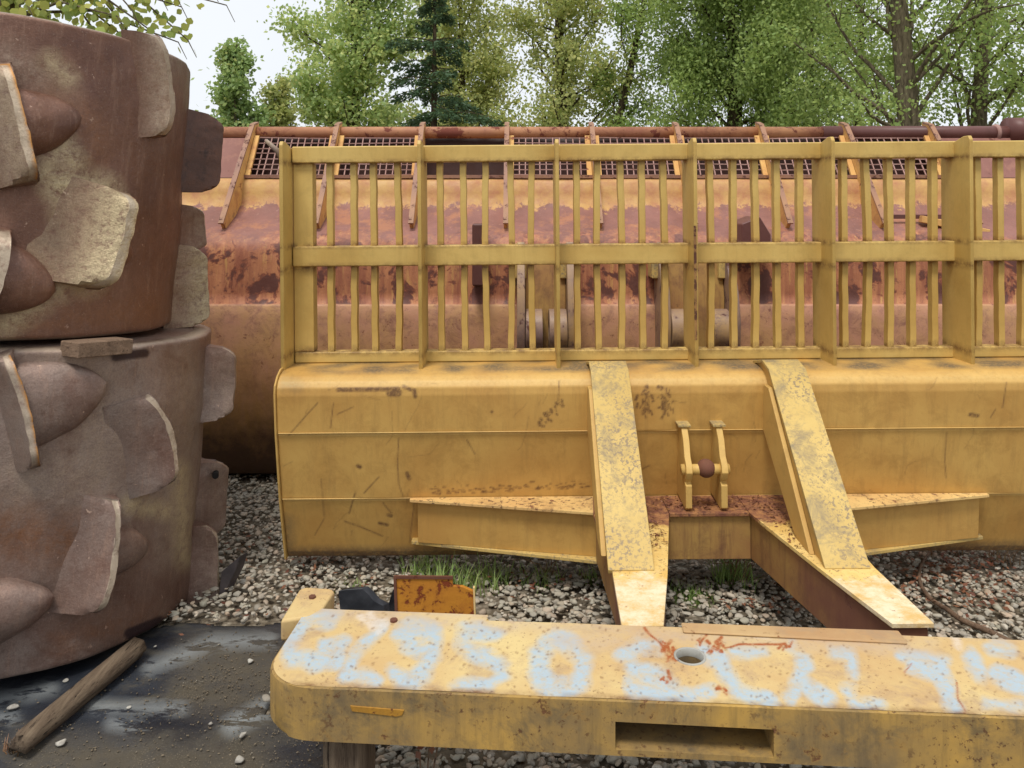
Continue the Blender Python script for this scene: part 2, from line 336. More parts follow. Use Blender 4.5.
def ground_mat():
    g = G('gravelly earth'); v = g.voro(38); n = g.noise(3, 6)
    col = g.mix(g.rng(v, .1, .6), C(152, 142, 126), C(112, 102, 88))
    col = g.mix(g.rng(n, .4, .65, 0, .7), col, C(84, 74, 56))
    g.bump(g.mul(v, -1.0), .02, .8); return g.fin(col, .95, .2)
M['ground'] = ground_mat()
def sheet_mat():
    g = G('dirty black plastic sheet'); a = g.noise(1.6, 6, .6, .8, g.coord((1, 1.8, 1)))
    col = g.mix(g.rng(a, .4, .6), C(32, 35, 42), C(52, 56, 63))
    silt = g.rng(g.noise(2.1, 9, .7, .6, g.coord((1, 1.6, 1))), .50, .60)
    col = g.mix(g.mul(silt, .9), col, C(68, 63, 53))
    col = g.mix(g.mul(g.attr('silt'), g.rng(g.noise(14, 8, .75), .3, .6, .5, 1)), col, C(76, 69, 57))
    col = g.mix(g.mul(g.attr('pale'), g.rng(g.noise(11, 8, .7, .5, g.coord((.6, 1.6, 1))), .43, .48)), col, C(126, 130, 131))
    gr = g.mul(g.rng(g.voro(150), .0, .32, 1, 0), g.rng(g.noise(5, 6), .45, .6))
    col = g.mix(g.mul(gr, g.mul(g.attr('silt'), .2, 'ADD')), col, C(128, 118, 100))
    col = g.mix(g.rng(g.noise(30, 9, .8), .62, .7, 0, .6), col, C(118, 112, 98))
    g.bump(g.noise(12, 8, .7), .006, .8)
    return g.fin(col, g.mul(g.rng(silt, 0, 1, .30, .8), g.mul(g.attr('silt'), .45), 'ADD'), .5)
M['sheet'] = sheet_mat()
def stones_mat():
    g = G('gravel stones'); r = g.island()
    col = g.ramp(r, [(0, C(136, 130, 120)), (.16, C(110, 112, 108)), (.3, C(168, 158, 140)), (.42, C(128, 104, 88)), (.52, C(98, 100, 98)),
                     (.64, C(150, 146, 134)), (.74, C(124, 128, 116)), (.84, C(158, 128, 104)), (.9, C(196, 190, 178)), (.97, C(84, 80, 78))])
    col = g.mix(g.rng(g.noise(60, 5, .7), .45, .7, 0, .4), col, C(110, 98, 86)); col = g.mix(.34, col, C(206, 196, 176))
    g.bump(g.noise(120, 5), .002, .6); return g.fin(col, .85, .3)
M['stones'] = stones_mat()
def leaf_mat(name, cols, trans=.5):
    g = G(name); r = g.island()
    if trans > .3: cols = [tuple(min(.9, v * 2.25 + .045) for v in c) for c in cols]
    n = len(cols); col = g.ramp(g.mul(g.rng(r, 0, 1, .2, .8), g.rng(g.noise(1.1, 3), .35, .65, -.2, .2), 'ADD'), [(i / max(n - 1, 1), c) for i, c in enumerate(cols)])
    g.fin(col, .55, .3)
    t = g.t.nodes.new('ShaderNodeBsdfTranslucent'); g.put(t.inputs[0], g.mix(.3, col, C(200, 205, 110)))
    ms = g.t.nodes.new('ShaderNodeMixShader'); ms.inputs[0].default_value = trans
    g.t.links.new(g.b.outputs[0], ms.inputs[1]); g.t.links.new(t.outputs[0], ms.inputs[2]); g.t.links.new(ms.outputs[0], g.o.inputs[0])
    return g.m
LG = C(104, 122, 62); 
M['lf_pop'] = leaf_mat('poplar leaves', [C(84, 104, 56), C(122, 138, 88), C(98, 118, 62), C(146, 150, 92), C(108, 124, 84)])
M['lf_near'] = leaf_mat('large poplar leaves', [C(86, 110, 48), C(116, 130, 58), C(130, 128, 54), C(76, 98, 46), C(150, 140, 66)])
M['lf_young'] = leaf_mat('young tree leaves', [C(92, 116, 66), C(114, 132, 78), C(82, 104, 58), C(138, 138, 84)])
M['lf_birch'] = leaf_mat('yellowing leaves', [C(118, 124, 68), C(104, 116, 62), C(142, 140, 84), C(94, 106, 58), C(132, 124, 74)])
M['lf_will'] = leaf_mat('willow leaves', [C(96, 116, 54), C(114, 130, 68), C(82, 102, 48), C(132, 142, 82)])
M['lf_dark'] = leaf_mat('deep green leaves', [C(72, 96, 44), C(92, 114, 54), C(112, 126, 62), C(84, 100, 56)])  # darker greens of these leaves' own colour
M['lf_fir'] = leaf_mat('dark spruce needles', [C(56, 82, 56), C(74, 100, 68), C(48, 70, 48)], .15)
M['lf_grass'] = leaf_mat('grass blades', [C(96, 122, 62), C(120, 142, 78), C(84, 106, 54), C(150, 152, 100)])
M['lf_dead'] = leaf_mat('dead leaves', [C(116, 70, 56), C(96, 56, 44), C(140, 96, 72), C(84, 52, 44)], .15)
M['drystem'] = leaf_mat('dry stems', [C(160, 140, 104), C(130, 100, 74), C(110, 76, 60)], .1)
def bark(name, a, b):
    g = G(name); col = g.mix(g.rng(g.noise(6, 8, .7, 0, g.coord((4, 4, .8))), .4, .62), a, b); g.bump(g.noise(8, 8, .7, 0, g.coord((4, 4, .6))), .03); return g.fin(col, .95, .1)
M['bark'] = bark('grey brown bark', C(124, 114, 92), C(78, 70, 56))
M['barkd'] = bark('dark bark', C(92, 80, 62), C(60, 52, 40))

# ------------------------------------------------------------------ ground
def make_ground():
    me = npmesh('ground', [(-600, -400, 0), (600, -400, 0), (600, 900, 0), (-600, 900, 0)], [(0, 1, 2, 3)], 4)
    tag(link('ground', me, M['ground']), 'stony brown earth of the yard under the gravel', None, kind='structure')
make_ground()

# loose gravel, one mass of stones
def icos():
    b = bmesh.new(); bmesh.ops.create_icosphere(b, subdivisions=2, radius=1)
    v = np.array([x.co[:] for x in b.verts]); f = np.array([[w.index for w in x.verts] for x in b.faces]); b.free(); return v, f
ICO_V, ICO_F = icos()
def stones(pos, size, flat=.6, lift=.25):
    n = len(pos); K = len(ICO_V)
    a = rng.random((n, 3)) * 2 * PI
    sc = size[:, None] * np.stack([1 + .5 * rng.random(n), .75 + .3 * rng.random(n), flat * (.7 + .6 * rng.random(n))], 1)
    # a few random cutting planes make the pebbles uneven and faceted
    V = np.repeat(ICO_V[None], n, 0)
    for k in range(9):
        d = rng.normal(size=(n, 3)); d /= np.linalg.norm(d, axis=1)[:, None]; h = .42 + .42 * rng.random(n)
        dot = (V * d[:, None]).sum(2); V = V - d[:, None] * np.maximum(dot - h[:, None], 0)[..., None]
    V = V * sc[:, None]
    c, s = np.cos(a[:, 0]), np.sin(a[:, 0]); tx = (rng.random(n) - .5) * .9; ct, st = np.cos(tx), np.sin(tx)
    y, z = V[..., 1] * ct[:, None] - V[..., 2] * st[:, None], V[..., 1] * st[:, None] + V[..., 2] * ct[:, None]
    x = V[..., 0]; V = np.stack([x * c[:, None] - y * s[:, None], x * s[:, None] + y * c[:, None], z], -1)
    V += pos[:, None] + np.array([0, 0, 1]) * (size * lift)[:, None, None]
    Fc = (ICO_F[None] + (np.arange(n) * K)[:, None, None]).reshape(-1, 3)
    return V.reshape(-1, 3), Fc
def in_sheet(x, y):
    yb = 3.07 - .06 * np.sin(x * 3) - .03 * np.sin(x * 11)
    xr = -.38 + .05 * np.sin(y * 5)
    return (y < yb) & (x < xr) & (x > -4.2) & ((x < -.80) | (y < 2.6 + .1 * np.sin(x * 9)))
def gravel():
    n = 47000
    y = 1.35 + 4.1 * rng.random(n) ** 1.05; x = -.42 * y - .7 + (y * 1.15 + 1.5) * rng.random(n)
    keep = ~in_sheet(x, y); x, y = x[keep], y[keep]
    size = .007 + .0115 * rng.random(len(x)) ** 1.8
    z = .008 + .012 * np.sin(x * 4.1 + y * 2) + .012 * np.sin(y * 7 - x * 3) + rng.random(len(x)) * .020
    V, Fc = stones(np.stack([x, y, z], 1), size)
    # sparse scatter farther out so the yard goes on to the sides
    n2 = 5000; x2 = -6 + 14 * rng.random(n2); y2 = .2 + 9 * rng.random(n2); k = ~in_sheet(x2, y2) & ((x2 < -.45 * y2 - .6) | (x2 > .72 * y2 + .6) | (y2 > 5.2) | (y2 < 1.35))
    x2, y2 = x2[k], y2[k]; V2, F2 = stones(np.stack([x2, y2, rng.random(len(x2)) * .01], 1), .018 + .02 * rng.random(len(x2)))
    me = npmesh('gravel', np.concatenate([V, V2]), np.concatenate([Fc, F2 + len(V)]), 3); me.shade_smooth()
    tag(link('gravel', me, M['stones']), 'loose grey and brown gravel lying between the machine parts', 'gravel', kind='stuff')
gravel()

def plastic():
    nx, ny = 260, 190
    X, Y = np.meshgrid(np.linspace(-4.2, -.3, nx), np.linspace(.9, 3.12, ny), indexing='ij')
    P = np.stack([X.ravel(), Y.ravel()], 1)
    z = .006 + .008 * np.array([max(0, noise.noise(Vector((p[0] * 2.1, p[1] * 3.7, 3)))) for p in P]) \
        + .010 * np.array([max(0, noise.noise(Vector((p[0] * 5.3 + p[1] * 3, p[1] * 7.7, 9)))) for p in P])
    fs = grid_faces(nx, ny); cen = P[fs].mean(1); fs = fs[in_sheet(cen[:, 0], cen[:, 1])]
    co = np.column_stack([P, z]); me = npmesh('plastic_sheet', co, fs, 4)
    b = bmesh.new(); b.from_mesh(me); bmesh.ops.delete(b, geom=[v for v in b.verts if not v.link_faces], context='VERTS'); b.to_mesh(me); b.free()
    co = np.array([v.co[:] for v in me.vertices]); q = proj(co)
    set_attr(me, 'silt', seg_mask(q, [(60, [(205, 665), (262, 672)]), (40, [(190, 690), (250, 700)]), (46, [(30, 755), (130, 762), (250, 765)]), (26, [(215, 650), (265, 648)])], 16))
    set_attr(me, 'pale', seg_mask(q, [(9, [(95, 706), (140, 708), (180, 708)]), (8, [(112, 724), (140, 728)]), (10, [(150, 668), (190, 652), (212, 642), (270, 640)]), (16, [(232, 726), (262, 710)]), (10, [(0, 700), (50, 688)]), (8, [(0, 716), (12, 718)])], 8))
    me.shade_smooth(); o = link('plastic_sheet', me, M['sheet'])
    md = o.modifiers.new('thick', 'SOLIDIFY'); md.thickness = .004; md.offset = -1
    tag(o, 'black plastic sheet with silt marks lying on the ground under the lower roller', 'plastic sheet')
plastic()

# ------------------------------------------------------------------ compactor wheels (stacked, axis upright)
def wheel(name, label, c, z0, H, Rr, tilt, mat, cleats, marks, cleatmats, boss_mat, dent=0.0, extra=()):
    root = thing(name, label, 'roller', (c[0], c[1], z0))
    root.rotation_euler = (R(-3), tilt, 0)
    M3 = root.rotation_euler.to_matrix()
    nt, nz_ = 420, 200
    prof = []                       # outer profile (r, z)
    th = np.linspace(0, 2 * PI, nt, endpoint=False); zz = np.linspace(0, 1, nz_)
    rr = np.full(nz_, Rr); ro = .016
    for i, t in enumerate(zz):
        zc = t * H
        for e in (zc, H - zc):
            if e < ro: rr[i] = min(rr[i], Rr - ro + math.sqrt(max(0, ro * ro - (ro - e) ** 2)))
    T, Z = np.meshgrid(th, zz * H, indexing='ij'); RR = np.repeat(rr[None], nt, 0)
    bumpy = np.array([noise.noise(Vector((math.cos(a) * 3 + 5 * dent, math.sin(a) * 3, z * 3.1))) for a, z in zip(T.ravel(), Z.ravel())]).reshape(T.shape)
    fine = np.array([noise.noise(Vector((math.cos(a) * 11, math.sin(a) * 11, z * 11 + dent * 9))) for a, z in zip(T.ravel(), Z.ravel())]).reshape(T.shape)
    RR = RR + bumpy * (.010 + .02 * dent) + fine * .0025
    co = np.stack([RR * np.cos(T), RR * np.sin(T), Z], -1).reshape(-1, 3)
    fo = grid_faces(nt, nz_, True)
    # inner skin and the rims that join it
    inner = np.stack([(Rr - .07) * np.cos(T[:, [0, -1]]), (Rr - .07) * np.sin(T[:, [0, -1]]), Z[:, [0, -1]]], -1).reshape(-1, 3)
    n0 = len(co); i = np.arange(nt); j = (i + 1) % nt
    fi = np.stack([n0 + 2 * j, n0 + 2 * i, n0 + 2 * i + 1, n0 + 2 * j + 1], 1)
    ft = np.stack([i * nz_ + nz_ - 1, j * nz_ + nz_ - 1, n0 + 2 * j + 1, n0 + 2 * i + 1], 1)
    fb = np.stack([j * nz_, i * nz_, n0 + 2 * i, n0 + 2 * j], 1)
    co = np.concatenate([co, inner]); me = npmesh('shell', co, np.concatenate([fo, fi, ft, fb]), 4)
    wco = co @ np.array(M3).T + np.array([c[0], c[1], z0]); q = proj(wco)
    # near side only
    vdir = wco - np.array([0, 0, CH]); nrm = (co * [1, 1, 0]) @ np.array(M3).T
    near = ((nrm * vdir).sum(1) < .05)
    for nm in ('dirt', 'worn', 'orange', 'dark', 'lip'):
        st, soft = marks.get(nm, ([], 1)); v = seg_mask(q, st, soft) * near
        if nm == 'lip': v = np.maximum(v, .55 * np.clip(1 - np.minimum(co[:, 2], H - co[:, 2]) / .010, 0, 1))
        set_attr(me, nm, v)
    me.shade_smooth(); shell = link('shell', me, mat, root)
    hub = MB()
    hub.tube([(0, 0, .004), (0, 0, .03)], Rr - .035, 64); hub.tube([(0, 0, H - .03), (0, 0, H - .003)], Rr - .035, 64); hub.tube([(0, 0, H * .3), (0, 0, H * .72)], .2, 40)
    hm = hub.build('hub_disc', mat, None); hm.parent = root
    Mi = M3.inverted()
    def hit(px, py):
        o = Mi @ (Vector((0, 0, CH)) - Vector((c[0], c[1], z0))); d = Mi @ Vector(((px - CX) / F, 1, -(py - HY) / F))
        a = d.x ** 2 + d.y ** 2; b = 2 * (o.x * d.x + o.y * d.y); cc = o.x ** 2 + o.y ** 2 - Rr ** 2
        D = b * b - 4 * a * cc
        s = (-b - math.sqrt(D)) / (2 * a) if D > 0 else -b / (2 * a)
        p = o + d * s; return math.atan2(p.y, p.x), p.z
    for k in cleats:
        if 'px' in k: th0, zc = hit(*k['px'])
        else: th0, zc = k['th'], k['z']
        n = Vector((math.cos(th0), math.sin(th0), 0)); t = Vector((-n.y, n.x, 0)); tau = k.get('tau', 0)
        a = Vector((0, 0, 1)) * math.cos(tau) + t * math.sin(tau); bdir = t * math.cos(tau) - Vector((0, 0, 1)) * math.sin(tau)
        base = n * Rr + Vector((0, 0, zc)); L = k.get('L', .34); h = k.get('h', .13); lean = k.get('lean', 0.0); w = k.get('w', .034)
        out = (n * math.cos(lean) + bdir * math.sin(lean))
        wl = k.get('wl', .05); nu = 26
        prof = [(-wl * (1 - q_), -.03 + (h + .03) * (.45 * q_ + .55 * q_ ** 1.7), 0) for q_ in np.linspace(0, 1, 9)] + [(0, h, 1), (w * .5, h * 1.01, 1), (w, h, 1)] + [(w + .012 * q_, h - (h + .03) * q_, 0) for q_ in np.linspace(0.03, 1, 9)]
        npf = len(prof); vs = []; ev = []; yv = []
        for iu in range(nu):
            s = iu / (nu - 1); u = (s - .5) * L; sf = s if not k.get('flip') else 1 - s
            hk = (1 - k.get('slope', .25) * sf); ce = max(0, (abs(s - .5) - .34) / .16)
            for jx, (pb, po, ed) in enumerate(prof):
                top = po * hk if po > 0 else po
                top = min(top, h * hk * (1 - .45 * ce ** 2.5)) if po > 0 else po
                f = max(po, 0) / h; bend = k.get('bend', .015) * math.sin(PI * s) * f
                n1_ = noise.noise(Vector((u * 10 + th0 * 7, jx * .22, zc * 5))); n2_ = noise.noise(Vector((u * 30 + th0 * 7, jx * .5, zc * 5)))
                shrink = 1 - .06 * f * (1 - abs(2 * s - 1))
                vs.append(base + a * (u * (1 - .07 * f)) + n * (top + .006 * n1_ * f + .003 * n2_) + bdir * (pb + top * math.tan(lean) + bend + .004 * n2_ + .006 * n1_))
                ev.append(k.get('edge', .9) if ed else 0); yv.append(k.get('yel', 0) if jx == 11 else 0)
                if yv[-1]: ev[-1] = 0
        fs = [tuple(int(x) for x in q_) for q_ in grid_faces(nu, npf)] + [tuple(range(npf)), tuple(range((nu - 1) * npf + npf - 1, (nu - 1) * npf - 1, -1))]
        cl = MB().add(vs, fs).build('cleat', M['cleat_dark'] if k.get('m') == 2 else mat, None, smooth=True); cl.parent = root
        cl.data.set_sharp_from_angle(angle=R(38)); set_attr(cl.data, 'yel', yv); set_attr(cl.data, 'edge', np.array(ev) * .25)
        hts = np.array([max(po, 0) / h * (1 if pb <= 0 or ed else .2) for _ in range(nu) for (pb, po, ed) in prof])
        set_attr(cl.data, 'lip', np.clip(np.array(ev) * .9, 0, 1)); set_attr(cl.data, 'dirt', np.clip(hts * 1.2, .3, 1) * k.get('dirt', 0)); set_attr(cl.data, 'worn', np.clip(hts * 1.4, 0, 1) * k.get('worn', .5))
        for nm in ('orange', 'dark'): set_attr(cl.data, nm, np.zeros(len(vs)))
        if k.get('hole'):
            hp = base + a * (L * .34) + n * (h * .52); hb = MB().tube([hp - bdir * .045, hp + bdir * .035], .013, 16).build('hole', M['black'], None); hb.parent = cl  # solid black plug painted as the dark inside of a hole
        if k.get('boss'):
            bl = k.get('bl', .15); bs = k['boss']; bm = MB(); vs = []; nuu, nvv = 24, 16; cz = k.get('bz', 0.0); bwid = k.get('bw', .1)
            for iu in range(nuu):
                fi_ = PI * iu / (nuu - 1)
                for iv in range(nvv):
                    q_ = iv / (nvv - 1); sh = max(0, 1 - q_ ** 1.7) ** .62
                    rad = 1 + .06 * noise.noise(Vector((math.cos(fi_) * 2, q_ * 3, zc * 4)))
                    vs.append(base + a * (cz + bwid * math.cos(fi_) * sh * rad) + n * (h * k.get('bh', .70) * (1 - .2 * q_) * math.sin(fi_) ** .8 * sh * rad - .02) + bdir * (bs * (bl * q_ + .012 + h * .7 * math.tan(lean) * math.sin(fi_) * sh)))
            fs2 = [tuple(int(x) for x in r) for r in grid_faces(nuu, nvv)]
            bo = bm.add(vs, fs2).build('boss', mat, None, smooth=True); bo.parent = cl
            set_attr(bo.data, 'edge', np.zeros(len(vs))); set_attr(bo.data, 'yel', np.zeros(len(vs)))
    return root
WC = (-1.965, 3.28)
TH = lambda d: R(d)
back = [dict(th=TH(a), z=z, tau=t, m=1) for a, z, t in ((40, .3, .3), (62, .8, -.3), (95, .35, .3), (120, .8, -.3), (150, .3, .3), (175, .8, -.3), (205, .3, .3), (232, .82, -.3))]
wheel('cleated_roller', 'browner rusted steel roller with broad cleats, upper one of the two stacked at left', (WC[0] - .115, WC[1] - .07), 1.150, 1.105, .64, R(3.4), M['drum_up'],
      [dict(px=(12, 125), tau=R(-15), L=.42, h=.13, wl=.17, worn=.8, dirt=.3, slope=.5, lean=.15, m=0, boss=1, bl=.20, bw=.12, edge=.8, yel=1, bend=.0, w=.026),
       dict(px=(150, 86), tau=R(-7), L=.40, h=.075, wl=.11, worn=.9, dirt=.2, slope=.5, lean=.1, m=1, edge=.4, bend=.03, w=.03),
       dict(px=(90, 236), tau=R(13), L=.37, h=.13, wl=.17, dirt=1, worn=.2, lean=.25, m=0, boss=1, bl=.17, bw=.10, bz=-.03, edge=1, yel=.15, w=.038, slope=.05),
       dict(px=(197, 152), tau=0, L=.36, h=.15, m=2, edge=.15, w=.034, lean=.2, slope=.02),
       dict(px=(190, 228), worn=.8, tau=0, L=.20, h=.12, m=1, edge=.8, w=.03, lean=.3),
       dict(px=(187, 286), dirt=.8, tau=0, L=.36, h=.155, m=1, edge=.9, w=.03, lean=-.1),
       dict(px=(-22, 275), tau=R(12), L=.34, h=.15, lean=.3, m=0, boss=1, bl=.22, bw=.13)] + back,
      dict(dirt=([(34, [(62, 185), (100, 195)]), (40, [(75, 205), (85, 270)]), (14, [(45, 175), (60, 140), (75, 165)]), (10, [(0, 260), (25, 300), (60, 290)]), (6, [(50, 60), (68, 78)]), (16, [(5, 325), (40, 300)])], 14),
           worn=([(20, [(10, 60), (60, 90)]), (20, [(165, 60), (150, 30)])], 20),
           orange=([(18, [(55, 95), (90, 120), (100, 150)]), (26, [(0, 330), (90, 320), (175, 310)]), (10, [(60, 15), (150, 35)])], 16)),
      (M['cleat_pale'], M['cleat_grey'], M['cleat_dark'], M['cleat_brown']), M['boss'], .1)
wheel('cleated_roller', 'greyer scuffed steel roller on the black sheet, lower one of the two stacked at left', (WC[0] - .005, WC[1] - .12), .055, 1.070, .635, R(3.4), M['drum_lo'],
      [dict(px=(16, 410), tau=R(-17), L=.40, h=.11, wl=.06, lean=.15, m=0, boss=1, bl=.26, bw=.15, edge=.7, yel=1.0, w=.024, worn=.2, slope=.3),
       dict(px=(146, 442), tau=R(-13), L=.36, h=.10, wl=.12, lean=.2, m=3, edge=.9, boss=1, bl=.12, bw=.13, w=.020, bend=.035, slope=.65, worn=0),
       dict(px=(92, 552), tau=R(11), L=.38, h=.12, wl=.10, lean=.2, m=3, boss=1, bl=.20, bw=.10, edge=.9, w=.020, slope=.55, worn=.05),
       dict(px=(204, 383), tau=R(0), L=.31, h=.12, m=1, edge=.5, w=.03, slope=.05),
       dict(px=(204, 500), tau=0, L=.33, h=.12, m=1, edge=.7, w=.026, lean=.1, slope=.05, hole=1),
       dict(px=(190, 566), tau=R(4), L=.34, h=.13, m=3, edge=1, w=.026, lean=-.35),
       dict(px=(-28, 618), tau=R(-10), L=.3, h=.14, lean=.2, m=1, boss=1, bl=.22, bw=.11)] + back,
      dict(worn=([(50, [(100, 420), (90, 470), (30, 480)]), (30, [(190, 380), (195, 480), (180, 540)]), (20, [(50, 350), (90, 380)])], 30),
           dirt=([(10, [(130, 505), (170, 512)]), (12, [(180, 470), (185, 560)]), (5, [(24, 376), (40, 372), (70, 395), (45, 418)])], 10),
           orange=([(44, [(0, 530), (80, 545)]), (10, [(150, 620), (60, 640)])], 22),
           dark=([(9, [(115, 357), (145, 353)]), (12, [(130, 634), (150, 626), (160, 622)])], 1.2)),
      (M['cleat_pale'], M['cleat_grey'], M['cleat_dark'], M['cleat_brown']), M['bossgrey'], .45)
# spacer block
mb = MB(); a = at(67, 350, 2.70); b = at(124, 344, 2.82)
mb.bar(at(69, 349.5, 2.68), at(124, 345, 2.86), .10, .052)
o = mb.build('wood_block', M['woodblock'], bevel=.004); tag(o, 'short squared wood spacer wedged between the two stacked rollers', 'wood block')
# round split timber under the lower roller
def timber():
    a = ground_at(22, 742, .05); b = ground_at(122, 660, .05); d = (b - a); b2 = b + d * .20
    n = 22; pts = [a + (b2 - a) * (i / 14) for i in range(15)]
    mb = MB(); mb.tube(pts, [.032] * 15, n)
    o = mb.build('timber', M['wood']); me = o.data; ax = d.normalized()
    for v in me.vertices:
        r = v.co - a; t = r.dot(ax); rad = r - ax * t
        side = rad.x * ax.y - rad.y * ax.x; ang = math.atan2(rad.z, side)
        k = 1 + .22 * noise.noise(Vector((ang * 1.6, t * 1.5, 1))) + .14 * noise.noise(Vector((ang * 5, t * 1.2, 4)))
        nr = rad * k; nr.z = max(-.04, min(nr.z, .034)); v.co = a + ax * (t + (.02 * math.sin(ang * 3) if t < .01 else 0)) + nr
    wood = M['wood'].copy(); wood.name = 'split timber grain'
    for nd in wood.node_tree.nodes:
        if nd.type == 'MAPPING':
            nd.inputs['Scale'].default_value = (22, 1.6, 22); nd.inputs['Rotation'].default_value = (0, 0, -math.atan2(ax.y, ax.x) + PI / 2)
    me.materials.clear(); me.materials.append(wood); me.shade_smooth()
    tag(o, 'weathered split timber log sticking out from under the lower roller', 'timber')
timber()

# ------------------------------------------------------------------ dumped rusty bucket behind the blade
def sweep(profile, x0, x1, nx, closed=True):
    """profile list of (d, z); returns co, faces swept along x"""
    xs = np.linspace(x0, x1, nx); p = np.array(profile, float); n = len(p)
    co = np.stack([np.repeat(xs[:, None], n, 1), np.repeat(p[None, :, 0], nx, 0), np.repeat(p[None, :, 1], nx, 0)], -1).reshape(-1, 3)
    I, J = np.meshgrid(np.arange(nx - 1), np.arange(n if closed else n - 1), indexing='ij'); J2 = (J + 1) % n
    f = np.stack([I * n + J, (I + 1) * n + J, (I + 1) * n + J2, I * n + J2], -1).reshape(-1, 4)
    return co, f[:, ::-1]
def densify(pts, step):
    out = []
    for (a, b) in zip(pts, pts[1:] + pts[:1]):
        L = math.dist(a, b); k = max(1, int(L / step)) if len(a) < 3 else 1
        out += [(a[0] + (b[0] - a[0]) * i / k, a[1] + (b[1] - a[1]) * i / k) for i in range(k)]
    return out
def fill_ends(o):
    b = bmesh.new(); b.from_mesh(o.data); es = [e for e in b.edges if e.is_boundary]
    bmesh.ops.edgenet_fill(b, edges=es) if es else None
    bmesh.ops.recalc_face_normals(b, faces=b.faces)
    for f in b.faces:
        if len(f.verts) > 6: f.smooth = False
    b.to_mesh(o.data); b.free()
bk = thing('rusty_bucket', 'long rust pink and orange steel bucket lying behind the yellow blade', 'bucket', (.6, 4.7, 0))
BX0, BX1 = -2.75, 4.0
arc = [(4.70 - .255 * math.cos(t) - 0, .80 + 0 - 0) for t in ()]
prof = [(5.32, 2.04), (5.26, 2.04), (5.22, 1.74), (4.965, 1.77), (4.925, 1.735), (4.90, 1.61), (4.80, 1.535), (4.66, 1.475), (4.56, 1.43), (4.52, 1.39), (4.50, 1.34), (4.485, 1.052), (4.47, 1.046), (4.462, 1.036),
        (4.455, .90), (4.455, .75), (4.47, .60), (4.49, .46), (4.515, .32), (4.55, .18), (4.60, .06), (4.70, .02), (5.3, .02), (5.6, .02), (5.6, 1.2), (5.32, 1.5)]
co, fs = sweep(densify(prof, .05), BX0, BX1, 140)
nn = vnoise(co, 2.2, 3) * .010 + vnoise(co, 7, 1) * .003; co[:, 1] += nn
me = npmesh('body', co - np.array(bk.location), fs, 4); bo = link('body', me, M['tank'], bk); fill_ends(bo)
# object coordinates in the shell material are measured from the ground
MB().tube([(BX0, 5.2, 2.068), (1.98, 5.2, 2.068)], .038, 20).build('pipe', M['pipe'], bk, smooth=True)
pd = MB().tube([(1.98, 5.2, 2.066), (BX1, 5.2, 2.066)], .045, 20).build('pipe', M['pipedark'], bk, smooth=True)
MB().tube([(3.10, 5.2, 2.066), (3.12, 5.2, 2.066)], .056, 20).build('pipe_collar', M['mesh'], pd, smooth=True)
MB().tube([(3.18, 5.2, 2.08), (3.36, 5.2, 2.08)], .085, 20).build('pipe_collar', M['pipedark'], pd, smooth=True)
GX = [-1.70 + .545 * i for i in range(9)]
gpoly = [(5.24, 2.13), (5.15, 2.12), (4.91, 1.86), (4.60, 1.505), (4.645, 1.462), (4.70, 1.47), (4.92, 1.60), (4.98, 1.76), (5.22, 1.99)]
proto = None
for i, x in enumerate(GX):
    if proto is None:
        mb = MB(); mb.prism(gpoly, lambda p: Vector((x - .012, p[0], p[1])), lambda p: Vector((x + .012, p[0], p[1])))
        proto = mb.build('gusset', M['tankyel'], bk, bevel=.003, seg=1)
        mb = MB()
        ed = [(5.225, 2.135), (5.14, 2.115), (4.90, 1.855), (4.59, 1.495)]
        for p, q_ in zip(ed[:-1], ed[1:]): mb.bar((x, p[0], p[1]), (x, q_[0], q_[1]), .030, .010)
        pe = mb.build('edge_flange', M['gusset_edge'], proto)
        mb = MB().tube([(x - .0135, 4.955, 1.70), (x + .0135, 4.955, 1.70)], .028, 18); ph = mb.build('hole', M['black'], proto)  # black disc plug in place of a cut hole's shade
    else:
        c_ = proto.copy(); COL.objects.link(c_); c_.parent = bk; c_.location.x += x - GX[0]
        for ch in (pe, ph):
            d_ = ch.copy(); COL.objects.link(d_); d_.parent = c_
def grate(x0, x1):
    mb = MB(); n = 11
    A = Vector((0, 5.165, 2.03)); B = Vector((0, 4.975, 1.785))
    for i in range(n + 1):
        x = x0 + .02 + (x1 - x0 - .04) * i / n; sag = .006 * math.sin(i * 1.7)
        mb.bar(A + Vector((x, sag, 0)), B + Vector((x + .004 * math.sin(i * 2.3), 0, 0)), .0065, .0065)
    for j in range(8):
        t = j / 7; p = A.lerp(B, t); dz = .004 * math.sin(j * 2.1 + x0 * 3)
        mb.bar(p + Vector((x0 + .01, -.004, dz)), p + Vector((x1 - .01, -.004, -dz)), .0065, .0065)
    gr_ = mb.build('grate', M['mesh'], bk); fb = MB()
    for xx in (x0 + .016, x1 - .016): MB().bar(A + Vector((xx, -.02, .01)), B + Vector((xx, -.02, -.01)), .030, .016).build('frame_bar', M['tankyel'], gr_)
    return gr_
for i in range(8):
    if i == 2: continue
    grate(GX[i] + .014, GX[i + 1] - .014)
for a_, b_x in ((BX0, GX[0] - .013), (GX[8] + .013, BX1)):
    MB().prism([(4.925, 1.62), (5.16, 2.03), (5.20, 2.03), (4.97, 1.62)], lambda p: Vector((a_, p[0], p[1])), lambda p: Vector((b_x, p[0], p[1]))).build('end_panel', M['endpanel'], bk, bevel=.004)
# recess under the grates has its shade painted in; a ledge in front
MB().box((GX[0], 4.945, 1.765), (GX[8], 4.985, 1.785)).build('grate_ledge', M['gusset_edge'], bk)
